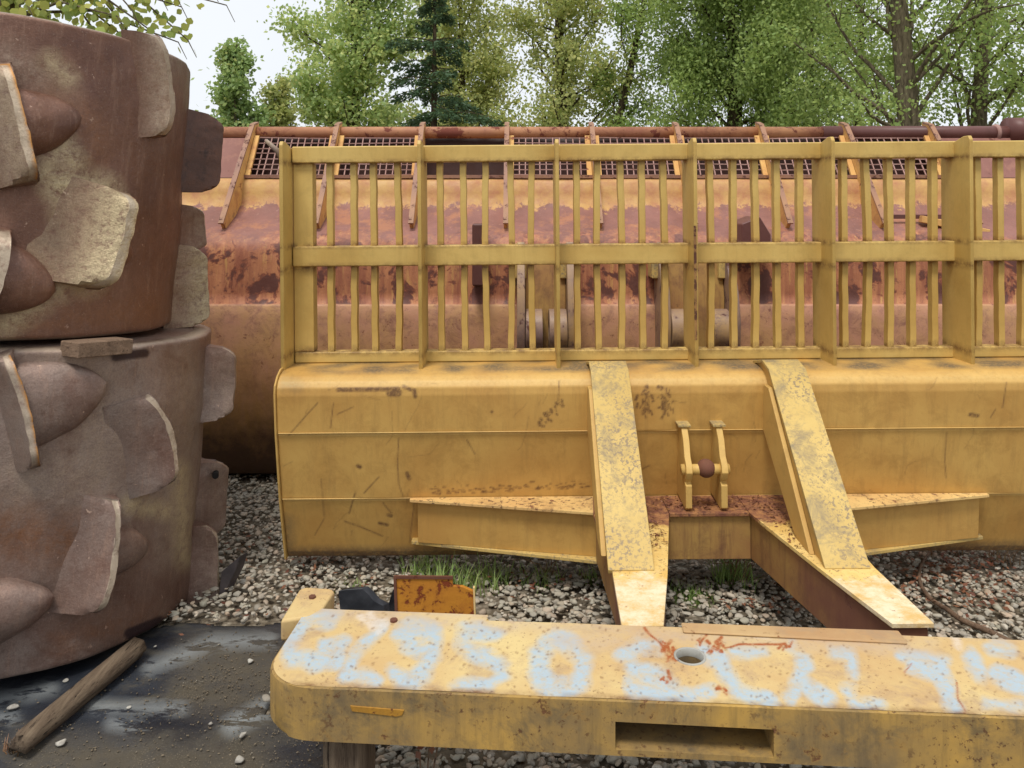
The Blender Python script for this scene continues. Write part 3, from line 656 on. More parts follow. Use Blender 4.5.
# lugs with bosses on the bucket
def lug(px, parent, holeleft=True):
    x = (px - CX) * 4.3 / F
    pl = [(4.50, 1.38), (4.40, 1.40), (4.33, 1.30), (4.24, 1.13), (4.20, .98), (4.21, .85), (4.28, .74), (4.44, .66), (4.50, .70)]
    mb = MB().prism(pl, lambda p: Vector((x - .022, p[0], p[1])), lambda p: Vector((x + .022, p[0], p[1])))
    l = mb.build('lug', M['hub'], parent, bevel=.006)
    return l, x
def boss(x0, x1, parent, r=.115, y=4.30, z=.93):
    n = 28; mb = MB(); vs = []; fs = []
    for (xx, rr) in ((x0, r * .5), (x0, r), (x1, r), (x1, r * .5), (x0 + .01, r * .5)):
        vs += [Vector((xx, y + rr * math.cos(2 * PI * k / n), z + rr * math.sin(2 * PI * k / n))) for k in range(n)]
    for a_ in range(3): fs += [(a_ * n + k, a_ * n + (k + 1) % n, (a_ + 1) * n + (k + 1) % n, (a_ + 1) * n + k) for k in range(n)]
    fs += [(3 * n + k, 3 * n + (k + 1) % n, (k + 1) % n, k) for k in range(n)]
    mb.add(vs[:4 * n], fs); return mb.build('hub_boss', M['hub'], parent, bevel=.006)
for (pa, pb) in ((521, 571), (664, 732)):
    for p_ in (pa, pb):
        l, x = lug(p_, bk)
        boss(x + (.024 if p_ == pa else -.12), x + (.115 if p_ == pa else -.024), l)
        MB().tube([(x + (.03 if p_ == pa else -.1), 4.30, .93), (x + (.10 if p_ == pa else -.03), 4.30, .93)], .05, 20).build('bore_plug', M['black'], l)  # black core standing for the shade inside the boss
    # yellowish web plate between the two lugs, and a bracket ledge above
    xa, xb = (pa - CX) * 4.3 / F, (pb - CX) * 4.3 / F
    MB().prism([(4.50, 1.36), (4.44, 1.36), (4.36, 1.10), (4.37, .72), (4.50, .70)], lambda p: Vector((xa + .024, p[0], p[1])), lambda p: Vector((xb - .024, p[0], p[1]))).build('web_plate', M['forkside'], bk, bevel=.004)
    for xx in (xa, xb): MB().box((xx - .055, 4.36, 1.20), (xx + .03, 4.52, 1.385)).build('bracket', M['armtop'], bk, bevel=.008)
# dark slot plate and dark stub arm
MB().box((-.245, 4.36, 1.16), (-.175, 4.49, 1.50)).build('slot_plate', M['pipedark'], bk, bevel=.01)
MB().prism([(0, 1.30), (.16, 1.30), (.16, 1.44), (.10, 1.54), (0, 1.50)], lambda p: Vector((1.225 + p[0], 4.36, p[1])), lambda p: Vector((1.225 + p[0], 4.62, p[1]))).build('stub_plate', M['pipedark'], bk, bevel=.008)
MB().bar((2.35, 4.66, 1.52), (2.72, 4.62, 1.44), .05, .04).build('broken_bracket', M['tankyel'], bk, bevel=.004)
MB().box((2.2, 4.68, 1.52), (2.6, 4.70, 1.545)).build('broken_bracket', M['pipedark'], bk, bevel=.003)
# shell material: lift its coordinates to ground height (root sits on the ground, so z already is height)

# ------------------------------------------------------------------ yellow compactor blade with rack and push frame
XC = .768; bl = thing('dozer_attachment', 'large yellow dozer blade with a barred rack on top and a forked push frame', 'dozer blade', (XC, 3.4, 0))
X0, X1 = -.992, 2.528
bprof = [(3.66, .913), (3.45, .918), (3.405, .914), (3.365, .903), (3.338, .885), (3.322, .862), (3.318, .83), (3.33, .673), (3.336, .668), (3.38, .382), (3.386, .377), (3.455, .125), (3.47, .10), (3.52, .10), (3.535, .25), (3.56, .6), (3.62, .82), (3.66, .87)]
dp = densify(bprof, .0055)
co, fs = sweep(dp, X0, X1, 640)
q = proj(co)
face = co[:, 1] < 3.5
wav = vnoise(co[::1] * np.array([1, 0, 1]), 2.6, 8) * .006
co[:, 1] += wav * face
fine = []
scr = [(1.1, [(290, 432), (306, 414), (319, 400)]), (.9, [(339, 411), (355, 404)]), (1.0, [(400, 436), (398.5, 462), (400, 482), (404, 494)]), (1.2, [(365, 490), (380, 474)]),
       (1.5, [(350, 510), (356, 490)]), (.8, [(322, 476), (325, 515), (315, 532)]), (1.2, [(345, 518), (362, 524), (383, 533)]), (3.2, [(389, 512), (392, 513)]), (4, [(359, 463), (361, 464)]),
       (4, [(408, 471), (410, 476)]), (4.5, [(340, 386.5), (400, 386)]), (8, [(392, 390), (400, 390)]), (4, [(405, 384), (416, 388), (417, 394)]), (2.5, [(493, 410), (494, 410)]), (4, [(972, 417), (979, 418)]),
       (1, [(948, 435), (946, 460), (947, 480)]), (1, [(992, 420), (997, 412)]), (.8, [(415, 500), (410, 540)]), (1.1, [(560, 400), (561, 380)]), (1.2, [(384, 500), (392, 510)]), (1, [(1008, 385), (1004, 410)]),
       (1.2, [(640, 470), (650, 465)]), (.9, [(335, 400), (332, 425)]), (1, [(468, 438), (476, 452)]), (3, [(380, 520), (388, 522)]), (1.5, [(436, 545), (440, 530)])]
for k in range(70):
    x_, y_ = random.choice((random.gauss(648, 4), random.gauss(665, 4))), random.gauss(402, 8); scr.append((random.uniform(1, 3), [(x_, y_), (x_ + random.uniform(-2, 2), y_ + random.uniform(0, 5))]))
for k in range(40):
    t_ = random.random(); x_, y_ = 540 + 22 * t_ + random.gauss(0, 2.5), 424 - 26 * t_ + random.gauss(0, 2.5); scr.append((random.uniform(1, 2.6), [(x_, y_), (x_ + 1, y_ + 1)]))
for k in range(90):
    x_ = random.uniform(430, 600); y_ = 493 - abs(random.gauss(0, 4)) - (x_ - 430) * .04; scr.append((random.uniform(.8, 2), [(x_, y_), (x_ + random.uniform(-4, 4), y_)]))
for k in range(46):
    x_, y_ = random.uniform(290, 1020), random.uniform(375, 545); a_ = random.gauss(PI / 2, .5) if random.random() < .6 else random.uniform(0, PI); pts_ = [(x_, y_)]
    for q_ in range(random.choice((1, 2, 4, 7))): a_ += random.gauss(0, .25); x_ += 5 * math.cos(a_); y_ += 5 * math.sin(a_); pts_.append((x_, y_))
    fine.append((random.uniform(.25, .6), pts_))
dirt = np.clip((.165 - co[:, 2]) / .045, 0, 1) * .9 * face
topd = np.clip((co[:, 2] - .904) / .010, 0, 1)
nlow = vnoise(co, 9, 2)
dirt = np.maximum(dirt, np.clip(topd * (1.2 * nlow + .62), 0, 1))
dirt = np.maximum(dirt, seg_mask(q, [(10, [(286, 380), (298, 382)]), (14, [(288, 520), (288, 550)])], 6) * .6 * face)
pale = np.clip(1 - np.abs(co[:, 2] - .665) / .006, 0, 1) * .8 + np.clip(1 - np.abs(co[:, 2] - .374) / .006, 0, 1) * .8 + np.clip(1 - np.abs(co[:, 2] - .880) / .028, 0, 1) * .5  # highlight lines just below the bends painted in, plus a paler top edge
me = npmesh('blade_body', co - np.array(bl.location), fs, 4)
set_attr(me, 'scratch', np.maximum(seg_mask(q, scr, .7) * .9, seg_mask(q, fine, .7) * .6) * face); set_attr(me, 'dirt', dirt); set_attr(me, 'pale', np.clip(pale, 0, 1) * face)
bb = link('blade_body', me, M['blade'], bl); fill_ends(bb)
for zs, ds in ((.673, 3.329), (.381, 3.379)):
    MB().tube([(X0 + .004, ds, zs), (X1 - .004, ds, zs)], .0026, 6).build('weld_seam', M['yellow'], bl)
for xe in (X0, X1):     # end plates
    out = [(3.70, .925), (3.40, .928), (3.352, .908), (3.315, .875), (3.308, .84), (3.320, .673), (3.370, .378), (3.445, .095), (3.56, .085), (3.60, .5), (3.72, .9)]
    s = -1 if xe == X0 else 1
    MB().prism(out, lambda p: Vector((xe + s * .001, p[0], p[1])), lambda p: Vector((xe + s * .010, p[0], p[1]))).build('end_plate', M['yellow'], bl, bevel=.004)
# rack
RY = 3.55; top_z = (1.63 + .252, 1.63 + .178); mid_z = (1.63 - .192, 1.63 - .282)
FX = [-.996 + .5915 * i for i in range(7)]
def rail(name, z0, z1, d0, d1): return MB().box((FX[0] + .012, d0, z0), (FX[-1] - .012, d1, z1)).build(name, M['rackyellow'], bl, bevel=.006, seg=3)
rail('top_rail', top_z[1], top_z[0], RY, RY + .075); rail('middle_rail', mid_z[1], mid_z[0], RY, RY + .075)
rail('bottom_rail', .9165, 1.63 - .665, RY + .02, RY + .08)
fin_proto = None
for i, x in enumerate(FX):
    fy = 3.425
    poly = [(3.66, .910), (fy + .01, .893), (fy, .908), (fy, 1.880), (fy + .012, 1.897), (fy + .05, 1.897), (fy + .13, 1.876), (3.66, 1.87)]
    if fin_proto is None:
        fin_proto = MB().prism(poly, lambda p: Vector((x - .008, p[0], p[1])), lambda p: Vector((x + .008, p[0], p[1]))).build('rack_post', M['rackyellow'], bl, bevel=.003)
    else:
        c_ = fin_proto.copy(); COL.objects.link(c_); c_.parent = bl; c_.location.x += x - FX[0]
# end channels of the rack
for s, xe in ((1, FX[0]), (-1, FX[-1])):
    MB().box((min(xe + s * .012, xe + s * .098), RY + .0215, .966), (max(xe + s * .012, xe + s * .098), RY + .035, top_z[1] - .001)).box((min(xe + s * .085, xe + s * .1), RY + .0365, .966), (max(xe + s * .085, xe + s * .1), RY + .082, top_z[1] - .001)).build('end_channel', M['rackyellow'], bl, bevel=.003)
bar_proto = None; k = 0
x = (311.5 - CX) * 3.6 / F + .1
while x < FX[-1] - .1:
    if all(abs(x - f) > .03 for f in FX):
        dx = random.uniform(-.004, .004)
        if bar_proto is None:
            bx = x; bar_proto = []
            for bow in (0, .007, -.006, .016):
                vs = []; ns = 12; zb0, zb1 = .95, top_z[1] + .03
                for q_ in range(ns + 1):
                    t_ = q_ / ns; o_ = bow * math.sin(PI * t_) + .0015 * math.sin(q_ * 2.7 + bow * 400); zq = zb0 + (zb1 - zb0) * t_
                    vs += [(x + sx * .014 + o_, RY + yy + o_ * .5, zq) for sx, yy in ((-1, .03), (1, .03), (1, .072), (-1, .072))]
                fs = [tuple(range(3, -1, -1)), tuple(range(4 * ns, 4 * ns + 4))] + [(4 * q_ + k_, 4 * q_ + (k_ + 1) % 4, 4 * q_ + 4 + (k_ + 1) % 4, 4 * q_ + 4 + k_) for q_ in range(ns) for k_ in range(4)]
                bar_proto.append(MB().add(vs, fs).build('rack_bar', M['rackyellow'], bl, bevel=.003, seg=2))
                if bow: bar_proto[-1].location.x = 1000
            spare = bar_proto[1:]
        else:
            src_ = random.choices(bar_proto, (5, 3, 3, 1))[0]
            c_ = src_.copy(); COL.objects.link(c_); c_.parent = bl; c_.location.x = x - bx + dx; c_.rotation_euler.y = random.uniform(-.004, .004)
    x += .1001
for o_ in spare: bpy.data.objects.remove(o_)
# grey wood stick, built as a bent prong, at the rack's top corner
MB().tube([(-1.00, 3.50, 1.80), (-1.03, 3.49, 1.86), (-1.075, 3.47, 1.905)], [.014, .012, .009], 8).build('bent_stick', M['cleat_pale'], bl, smooth=True)
pr = bpy.data.objects['bent_stick']; set_attr(pr.data, 'edge', np.zeros(len(pr.data.vertices))); set_attr(pr.data, 'yel', np.zeros(len(pr.data.vertices)))
# rust running down the edge of the fourth post
MB().box((FX[3] - .0095, 3.4235, 1.03), (FX[3] + .002, 3.4255, 1.52)).build('rust_scale', worn('flaked post rust', C(170, 130, 74), C(120, 84, 54), rust_t=.5, rust_scale=26, rust=C(88, 56, 44)), bl)
# wing brackets: tapered boxes either side
ZT, ZB = .385, .195
for s in (-1, 1):
    xi, xo = XC + s * .445, XC + s * 1.215
    # top plate (thin), overhanging the web
    MB().prism([(xi, 3.375), (xo, 3.375), (xo, 3.352), (xi, 3.195)], lambda p: Vector((p[0], p[1], ZT - .012)), lambda p: Vector((p[0], p[1], ZT))).build('wing_top_plate', M['forktop'], bl, bevel=.002)
    MB().prism([(xi, 3.42), (xo, 3.46), (xo, 3.40), (xi, 3.198)], lambda p: Vector((p[0], p[1], ZB - .018)), lambda p: Vector((p[0], p[1], ZB - .004))).build('wing_bottom_plate', M['armtop'], bl, bevel=.002)
    MB().prism([(xi, 3.42), (xi + s * .74, 3.42), (xi + s * .74, 3.373), (xi, 3.225)], lambda p: Vector((p[0], p[1] + .01, ZB - .0035)), lambda p: Vector((p[0], p[1], ZT - .0125))).build('wing_web', M['forkside'] if 0 else M['blade'], bl, bevel=.002)
# fork frame
def fork_side(s):
    X = lambda k: XC + s * k
    outer = [(.445, 3.37), (.462, 3.19), (.444, 2.70), (.458, 2.345)]
    inner = [(.335, 2.345), (.262, 2.67), (.16, 3.18), (.16, 3.37)]
    poly = [(X(a), b) for a, b in outer + inner]
    # box made of a top plate, side webs and bottom
    MB().prism(poly, lambda p: Vector((p[0], p[1], ZT - .014)), lambda p: Vector((p[0], p[1], ZT + .0005))).build('fork_top_plate', M['forkdeck'], bl, bevel=.002)
    mb = MB(); ins = lambda p: p
    o2 = [(X(a - .012), b) for a, b in outer]; i2 = [(X(a + .010), b - (.0 if b < 3.1 else -.012)) for a, b in inner]
    i2[0] = (X(.347), 2.357); o2[-1] = (X(.446), 2.357)
    mb.prism(o2 + i2, lambda p: Vector((p[0], p[1], ZB)), lambda p: Vector((p[0], p[1], ZT - .0145)))
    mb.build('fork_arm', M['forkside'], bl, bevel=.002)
for s in (-1, 1): fork_side(s)
MB().box((XC - .158, 3.18, ZT - .014), (XC + .158, 3.372, ZT)).build('fork_top_plate', M['forkdeck'], bl, bevel=.002)
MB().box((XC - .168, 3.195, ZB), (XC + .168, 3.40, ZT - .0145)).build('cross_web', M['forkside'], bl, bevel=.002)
# diagonal braces
def brace(s, x0, x1):
    path_top = [(3.50, .926), (3.37, .955), (3.28, .935), (2.69, ZT + .004)]
    poly = path_top + [(2.86, ZT + .002), (3.34, .76), (3.46, .91)]
    b_ = MB().prism(poly, lambda p: Vector((x0 + .008, p[0], p[1] - .008)), lambda p: Vector((x1 - .008, p[0], p[1] - .008))).build('brace', M['forkside'] if 0 else M['yellow'], bl, bevel=.003)
    tp = path_top + [(p[0] + .004, p[1] - .014) for p in path_top[::-1]]
    MB().prism(tp, lambda p: Vector((x0, p[0], p[1])), lambda p: Vector((x1, p[0], p[1]))).build('cover_plate', M['armtop'], b_, bevel=.002)
    iw = [(3.31, .865), (3.25, .865), (2.80, ZT + .001), (2.95, ZT + .001), (3.36, .70)]
    MB().prism(iw, lambda p: Vector((x0 - .012, p[0], p[1])), lambda p: Vector((x0 + .007, p[0], p[1]))).build('side_rib', M['yellow'], b_, bevel=.003)
brace(-1, XC - .458, XC - .302); brace(1, XC + .272, XC + .425)
# centre lug pair with pin
for xx in (.690, .832):
    pl = [(3.375, .40), (3.21, .388), (3.19, .40), (3.19, .49), (3.21, .50), (3.185, .52), (3.175, .545), (3.185, .575), (3.215, .60), (3.235, .66), (3.275, .705), (3.345, .705), (3.35, .6)]
    l_ = MB().prism(pl, lambda p: Vector((xx - .013, p[0], p[1])), lambda p: Vector((xx + .013, p[0], p[1]))).build('lug_plate', M['yellow'], bl, bevel=.003)
    MB().box((xx - .026, 3.262, .703), (xx + .026, 3.35, .713)).build('cap_plate', M['armtop'], l_, bevel=.002)
MB().tube([(.665, 3.215, .548), (.857, 3.215, .548)], .021, 16).build('pin', M['yellow'], bl, smooth=True)
b_ = bmesh.new(); bmesh.ops.create_uvsphere(b_, u_segments=24, v_segments=14, radius=.037); me = bpy.data.meshes.new('ball_bushing'); b_.to_mesh(me); b_.free()
me.transform(Matrix.Translation(Vector((.764, 3.215, .552)) - bl.location)); link('ball_bushing', me, M['rustpin'], bl, smooth=True)
bl.rotation_euler = (0, -.0085, 0)

# ------------------------------------------------------------------ painted beam in front
BZ = .42; O = Vector((-.576, 1.986, 0)); UU = Vector((.9976, -.0698, 0)); VV = Vector((.0698, .9976, 0))
beam = thing('steel_beam', 'long flat yellow counterweight beam with pale blue sprayed digits on top', 'steel beam', O)
def bw(u, v, z): return O + UU * u + VV * v + Vector((0, 0, z))
UE = 2.75
def us(v):
    # rounded left end: front corner radius .115, back corner radius .05
    if v < .13: return -.080 + .15 - .15 * math.sqrt(max(0, 1 - ((.13 - v) / .13) ** 2))
    if v > .335: return -.080 + .05 - .05 * math.sqrt(max(0, 1 - ((v - .335) / .06) ** 2))
    return -.080
vsmp = [.13 * (1 - math.cos(PI / 2 * q_ / 14)) for q_ in range(15)] + [.2, .28, .335] + [.335 + .05 * math.sin(PI / 2 * q_ / 6) for q_ in range(1, 7)]
outl = [(UE, 0)] + [(us(v), v) for v in vsmp] + [(.46, .385), (.475, .355), (UE, .355)]
mb = MB(); rings = [(.985, .29), (1.0, .30), (1.0, BZ - .012), (.997, BZ - .004), (.990, BZ - .0006)]
def inset(pts, dlt):
    cx = 1.3; cy = .19
    return [(p[0] + (dlt if p[0] < .0 else 0) * 1.0, min(max(p[1], 0 + dlt), p[1] if p[1] < .3 else p[1] - dlt)) for p in pts]
n = len(outl)
lv = [(.010, .290), (0, .300), (0, BZ - .014), (.003, BZ - .005), (.012, BZ)]
vs = []
for dl, z in lv: vs += [bw(p[0], p[1], z) for p in inset(outl, dl)]
fs = []
for r_ in range(len(lv) - 1): fs += [(r_ * n + k, r_ * n + (k + 1) % n, (r_ + 1) * n + (k + 1) % n, (r_ + 1) * n + k) for k in range(n)]
fs += [tuple(range(n - 1, -1, -1)), tuple(range((len(lv) - 1) * n, len(lv) * n))]
mb.add(vs, fs); body = mb.build('beam_body', M['beamside'], beam); body.data.shade_smooth(); body.data.set_sharp_from_angle(angle=R(32))
HU, HV, HR = 1.022, .204, .036
c1 = MB().add(*(lambda: ([bw(u, v, z) for (u, v, z) in ((.815, -.05, .305), (1.19, -.05, .303), (1.19, .16, .303), (.815, .16, .305), (.815, -.05, .372), (1.19, -.05, .370), (1.19, .16, .370), (.815, .16, .372))],
                      [(0, 3, 2, 1), (4, 5, 6, 7), (0, 1, 5, 4), (1, 2, 6, 5), (2, 3, 7, 6), (3, 0, 4, 7)]))()).build('cut', None, beam)
c2 = MB().tube([bw(HU, HV, .25), bw(HU, HV, .5)], HR, 40).build('cut', None, beam)
for c_ in (c1, c2):
    md = body.modifiers.new('b', 'BOOLEAN'); md.operation = 'DIFFERENCE'; md.object = c_; md.solver = 'EXACT'
dg = bpy.context.evaluated_depsgraph_get(); dg.update()
nm = bpy.data.meshes.new_from_object(body.evaluated_get(dg)); body.modifiers.clear(); body.data = nm
for c_ in (c1, c2): bpy.data.objects.remove(c_)
# painted top skin with a hole, fine enough to carry the sprayed digits
nu, nv = 660, 86
vv = np.linspace(.010, .379, nv); uu = np.linspace(0, 1, nu)
U = np.array([[us(v) + .009 + t * (UE - .005 - us(v) - .009) for v in vv] for t in uu]); Vg = np.repeat(vv[None], nu, 0)
Zg = np.full(U.shape, BZ + .0012)
edge_d = np.minimum(Vg - .010, .379 - Vg)
P3 = np.stack([O.x + UU.x * U + VV.x * Vg, O.y + UU.y * U + VV.y * Vg, Zg], -1).reshape(-1, 3)
P3[:, 2] += vnoise(P3, 6, 1) * .0012
fs = grid_faces(nu, nv)
cu = U.ravel()[fs].mean(1); cv = Vg.ravel()[fs].mean(1)
keep = (np.hypot(cu - HU, cv - HV) > HR + .001) & ~((cu > .466) & (cv > .349))
fs = fs[keep]
me = npmesh('top_skin', P3 - np.array(O), fs, 4); q = proj(P3); uv = np.stack([U.ravel(), Vg.ravel()], 1)
jit = np.stack([vnoise(P3, 16, 5), vnoise(P3, 16, 50)], 1) * 7
qq = q + jit
blue = [(17, [(330, 614), (305, 620), (288, 636), (290, 652), (312, 662), (335, 660), (340, 645), (325, 646)]), (13, [(380, 628), (366, 645), (352, 660), (345, 678)]), (15, [(352, 678), (372, 681)]), (11, [(392, 672), (402, 682)]),
        (16, [(432, 628), (412, 628), (404, 637), (414, 648), (430, 645), (434, 630), (430, 655), (422, 672), (412, 684)]),
        (12, [(498, 631), (464, 632), (459, 645), (478, 652), (496, 661), (502, 672), (490, 686), (460, 686)]),
        (17, [(555, 638), (538, 650), (536, 670), (548, 690), (570, 692), (584, 676), (582, 656), (566, 642), (555, 638)]),
        (13, [(622, 655), (640, 645), (658, 647)]), (17, [(634, 668), (655, 674), (672, 690)]), (17, [(632, 688), (660, 698), (690, 700)]),
        (15, [(702, 652), (722, 662)]), (15, [(722, 668), (738, 690), (768, 702)]), (10, [(735, 652), (762, 650)]), (9, [(700, 695), (712, 690)]),
        (9, [(790, 645), (800, 655)]), (14, [(805, 660), (800, 680), (790, 695)]), (15, [(800, 680), (825, 700)]), (11, [(835, 652), (852, 655), (850, 672)]), (11, [(848, 690), (852, 704), (880, 706)]),
        (14, [(904, 655), (924, 653), (940, 662)]), (14, [(915, 668), (938, 673), (946, 692), (954, 714)]), (14, [(968, 655), (980, 672)]), (10, [(992, 646), (1010, 650)]), (15, [(995, 672), (1022, 686), (1045, 700)]), (8, [(985, 702), (1024, 708)]), (14, [(1060, 665), (1100, 668), (1110, 690)])]
orange = []
def blob(x, y, r, n_, w):
    for _ in range(n_):
        a_ = random.uniform(0, 2 * PI); d_ = r * math.sqrt(random.random()); x_, y_ = x + d_ * math.cos(a_) * 1.2, y + d_ * math.sin(a_)
        orange.append((random.uniform(w * .5, w), [(x_, y_), (x_ + random.uniform(-3, 3), y_ + random.uniform(-3, 3))]))
blob(668, 650, 8, 18, 4); blob(671, 660, 5, 9, 4); blob(667, 678, 5, 9, 3.5); blob(715, 647, 8, 18, 4); blob(721, 690, 5, 6, 3); blob(784, 644, 5, 6, 3); blob(700, 640, 4, 5, 2.5)
orange += [(2.4, [(646, 628), (656, 640), (664, 648)]), (2.2, [(725, 648), (740, 644), (760, 643), (784, 643)]), (2.5, [(700, 645), (706, 636)]), (1.6, [(790, 637), (815, 639)]), (1.4, [(955, 683), (958, 700), (967, 718)]), (1.2, [(905, 673), (912, 665)])]
spots = [(random.uniform(.8, 2.0), [(x_, y_), (x_ + random.uniform(-1.5, 1.5), y_ + random.uniform(-1, 1))]) for x_, y_ in [(random.uniform(280, 1040), random.uniform(612, 715)) for _ in range(620)]]
set_attr(me, 'blue', np.clip(seg_mask(qq, blue, 5.0) * (1.08 + .7 * vnoise(P3, 9, 30) + .6 * vnoise(P3, 34, 7)), 0, 1))
og = seg_mask(q + jit * .5, orange, .7) ; set_attr(me, 'orange', og)
set_attr(me, 'grey', np.maximum(seg_mask(qq, [(14, [(330, 612), (400, 618), (450, 620)]), (9, [(470, 622), (640, 630)]), (10, [(560, 640), (620, 640)]), (12, [(640, 632), (930, 648)]), (8, [(290, 640), (300, 640)])], 8) * .7,
                             np.clip((Vg.ravel() - .33) / .04, 0, 1) * .6))
set_attr(me, 'white', seg_mask(q + jit, [(11, [(364, 620), (384, 624)]), (8, [(372, 614), (380, 630)]), (4, [(730, 630), (770, 634)]), (5, [(950, 632), (958, 645)])], 2))
e_ = np.clip(1 - (Vg.ravel() - .010) / .022, 0, 1) * .9
set_attr(me, 'edge', np.maximum(np.clip(e_ * (.75 + 1.1 * vnoise(P3, 30, 2)), 0, 1), seg_mask(q, spots, .6) * .8))
me.shade_smooth(); link('top_skin', me, M['beamtop'], beam)
# rim of the lifting hole
n = 40; mb = MB(); vs = []
for rr, z in ((HR - .0005, BZ - .018), (HR - .0005, BZ + .003), (HR + .002, BZ + .0045), (HR + .006, BZ + .003), (HR + .0065, BZ - .002)):
    vs += [bw(HU + rr * math.cos(2 * PI * k / n), HV + rr * math.sin(2 * PI * k / n), z) for k in range(n)]
fs = [(r_ * n + k, r_ * n + (k + 1) % n, (r_ + 1) * n + (k + 1) % n, (r_ + 1) * n + k) for r_ in range(4) for k in range(n)]
mb.add(vs, fs).build('hole_rim', worn('pale hole rim', C(178, 184, 184), C(150, 146, 136), rust_t=.66, rough=.7), beam, smooth=True)
# raised strip at the back, tab at the left end, bolt, low slot mark on the front
def slab(name, pts, z0, z1, m, bev=.004, par=None):
    return MB().prism(pts, lambda p: bw(p[0], p[1], z0), lambda p: bw(p[0], p[1], z1)).build(name, m, par or beam, bevel=bev)
slab('back_strip', [(1.02, .315), (1.62, .300), (1.62, .362), (1.02, .362)], BZ + .0015, BZ + .009, M['striptop'])
tab = slab('end_tab', [(-.125, .30), (-.05, .33), (-.025, .375), (-.02, .485), (-.035, .50), (-.118, .505), (-.135, .49)], BZ - .06, BZ + .004, M['beamtop'], .01)
MB().tube([bw(-.075, .435, BZ + .003), bw(-.075, .435, BZ + .010)], .011, 6).build('bolt_head', M['rustpin'], tab)
MB().tube([bw(.20, .325, BZ), bw(.20, .325, BZ + .007)], .011, 7).build('bolt_head', M['rustpin'], beam)
MB().add([bw(u, -.0025, z) for u, z in ((.165, .383), (.30, .378), (.295, .365), (.28, .361), (.170, .369))] + [bw(u, .004, z) for u, z in ((.165, .383), (.30, .378), (.295, .365), (.28, .361), (.170, .369))],
         [(0, 1, 2, 3, 4), (9, 8, 7, 6, 5)] + [(k, (k + 1) % 5, 5 + (k + 1) % 5, 5 + k) for k in range(5)]).build('cover_tag', worn('tag yellow', C(178, 130, 44), C(160, 114, 40), rust_t=.58, rust_scale=30), beam, bevel=.001)
# supports under the beam
def block(u, v, w, d, label):
    mb = MB(); nseg = 18; base = bw(u, v, 0); vs = []; lv = [0, .08, .16, .24, .289]
    for z in lv:
        for k in range(nseg):
            a_ = 2 * PI * k / nseg; r_ = 1 / max(abs(math.cos(a_)), abs(math.sin(a_))) ** .75
            rr = 1 + .07 * noise.noise(Vector((math.cos(a_) * 2 + u, math.sin(a_) * 2, z * 2))) + .05 * noise.noise(Vector((a_ * 6, z, u)))
            vs.append(base + Vector((w / 2 * r_ * rr * math.cos(a_), d / 2 * r_ * rr * math.sin(a_), z)))
    fs = [tuple(range(nseg - 1, -1, -1)), tuple(range(4 * nseg, 5 * nseg))] + [(r_ * nseg + k, r_ * nseg + (k + 1) % nseg, (r_ + 1) * nseg + (k + 1) % nseg, (r_ + 1) * nseg + k) for r_ in range(4) for k in range(nseg)]
    o = mb.add(vs, fs).build('wood_block', M['wood'], bevel=.004); tag(o, label, 'wood block')
block(.135, .10, .12, .13, 'grey weathered wood stump propping up the rounded left end of the painted beam')

# ------------------------------------------------------------------ small scrap on the gravel
pm = MB(); a = ground_at(397, 618, 0)
P = lambda px, py, d: at(px, py, d)
rp = thing('rusty_plate', 'small notched rusty yellow steel plate standing on the gravel behind the painted beam', 'steel plate', (P(430, 620, 2.95)))
D0 = 2.95
poly = [(393.5, 577), (452, 577.5), (453, 586), (463, 587), (474, 592), (475, 628), (396, 628)]
MB().prism(poly, lambda p: P(p[0], p[1], D0), lambda p: P(p[0], p[1], D0) + Vector((0, .016, 0))).build('plate', M['rustyplate'], rp, bevel=.001, seg=1)
MB().bar(P(394, 577, D0), P(453, 577.5, D0), .008, .010, Vector((0, 0, 1))).build('rim', M['rustpin'], rp)
MB().bar(P(395, 577, D0), P(397, 628, D0), .010, .012, Vector((0, 1, 0))).build('rim', M['rustpin'], rp)
MB().bar(P(474, 587, D0), P(475.5, 630, D0), .006, .016, Vector((0, 1, 0))).build('rim', M['forktip'], rp)
g = G('black rubber'); col = g.mix(g.rng(g.noise(12, 6), .45, .65), C(26, 29, 36), C(52, 54, 60)); M['rubber'] = g.fin(col, .5)
def shard(poly, D, th, label, m, cat='rubber scrap', name='rubber_scrap'):
    o = MB().prism(poly, lambda p: P(p[0], p[1], D), lambda p: P(p[0], p[1], D) + Vector((.02, th, 0))).build(name, m, bevel=.003); tag(o, label, cat); return o
shard([(338, 591), (345, 589.5), (362, 588.5), (368, 594), (374, 601), (383, 605.5), (386, 630), (342, 630)], 2.92, .02, 'torn black rubber flap sticking up behind the left end of the painted beam', M['rubber'])
shard([(388, 604), (393, 589), (395.5, 590), (396, 630), (386, 630)], 3.0, .03, 'narrow black rubber sliver beside the rusty yellow plate', M['rubber'])
g = G('dark slate'); M['slate'] = g.fin(g.mix(g.rng(g.noise(9), .4, .6), C(54, 48, 50), C(78, 70, 70)), .6)
shard([(218, 600), (221, 572), (240, 556), (236, 570), (226, 590), (219, 606)], 3.25, .04, 'dark pointed flake leaning against the lower roller on the gravel', M['slate'], 'stone flake', 'stone_flake')
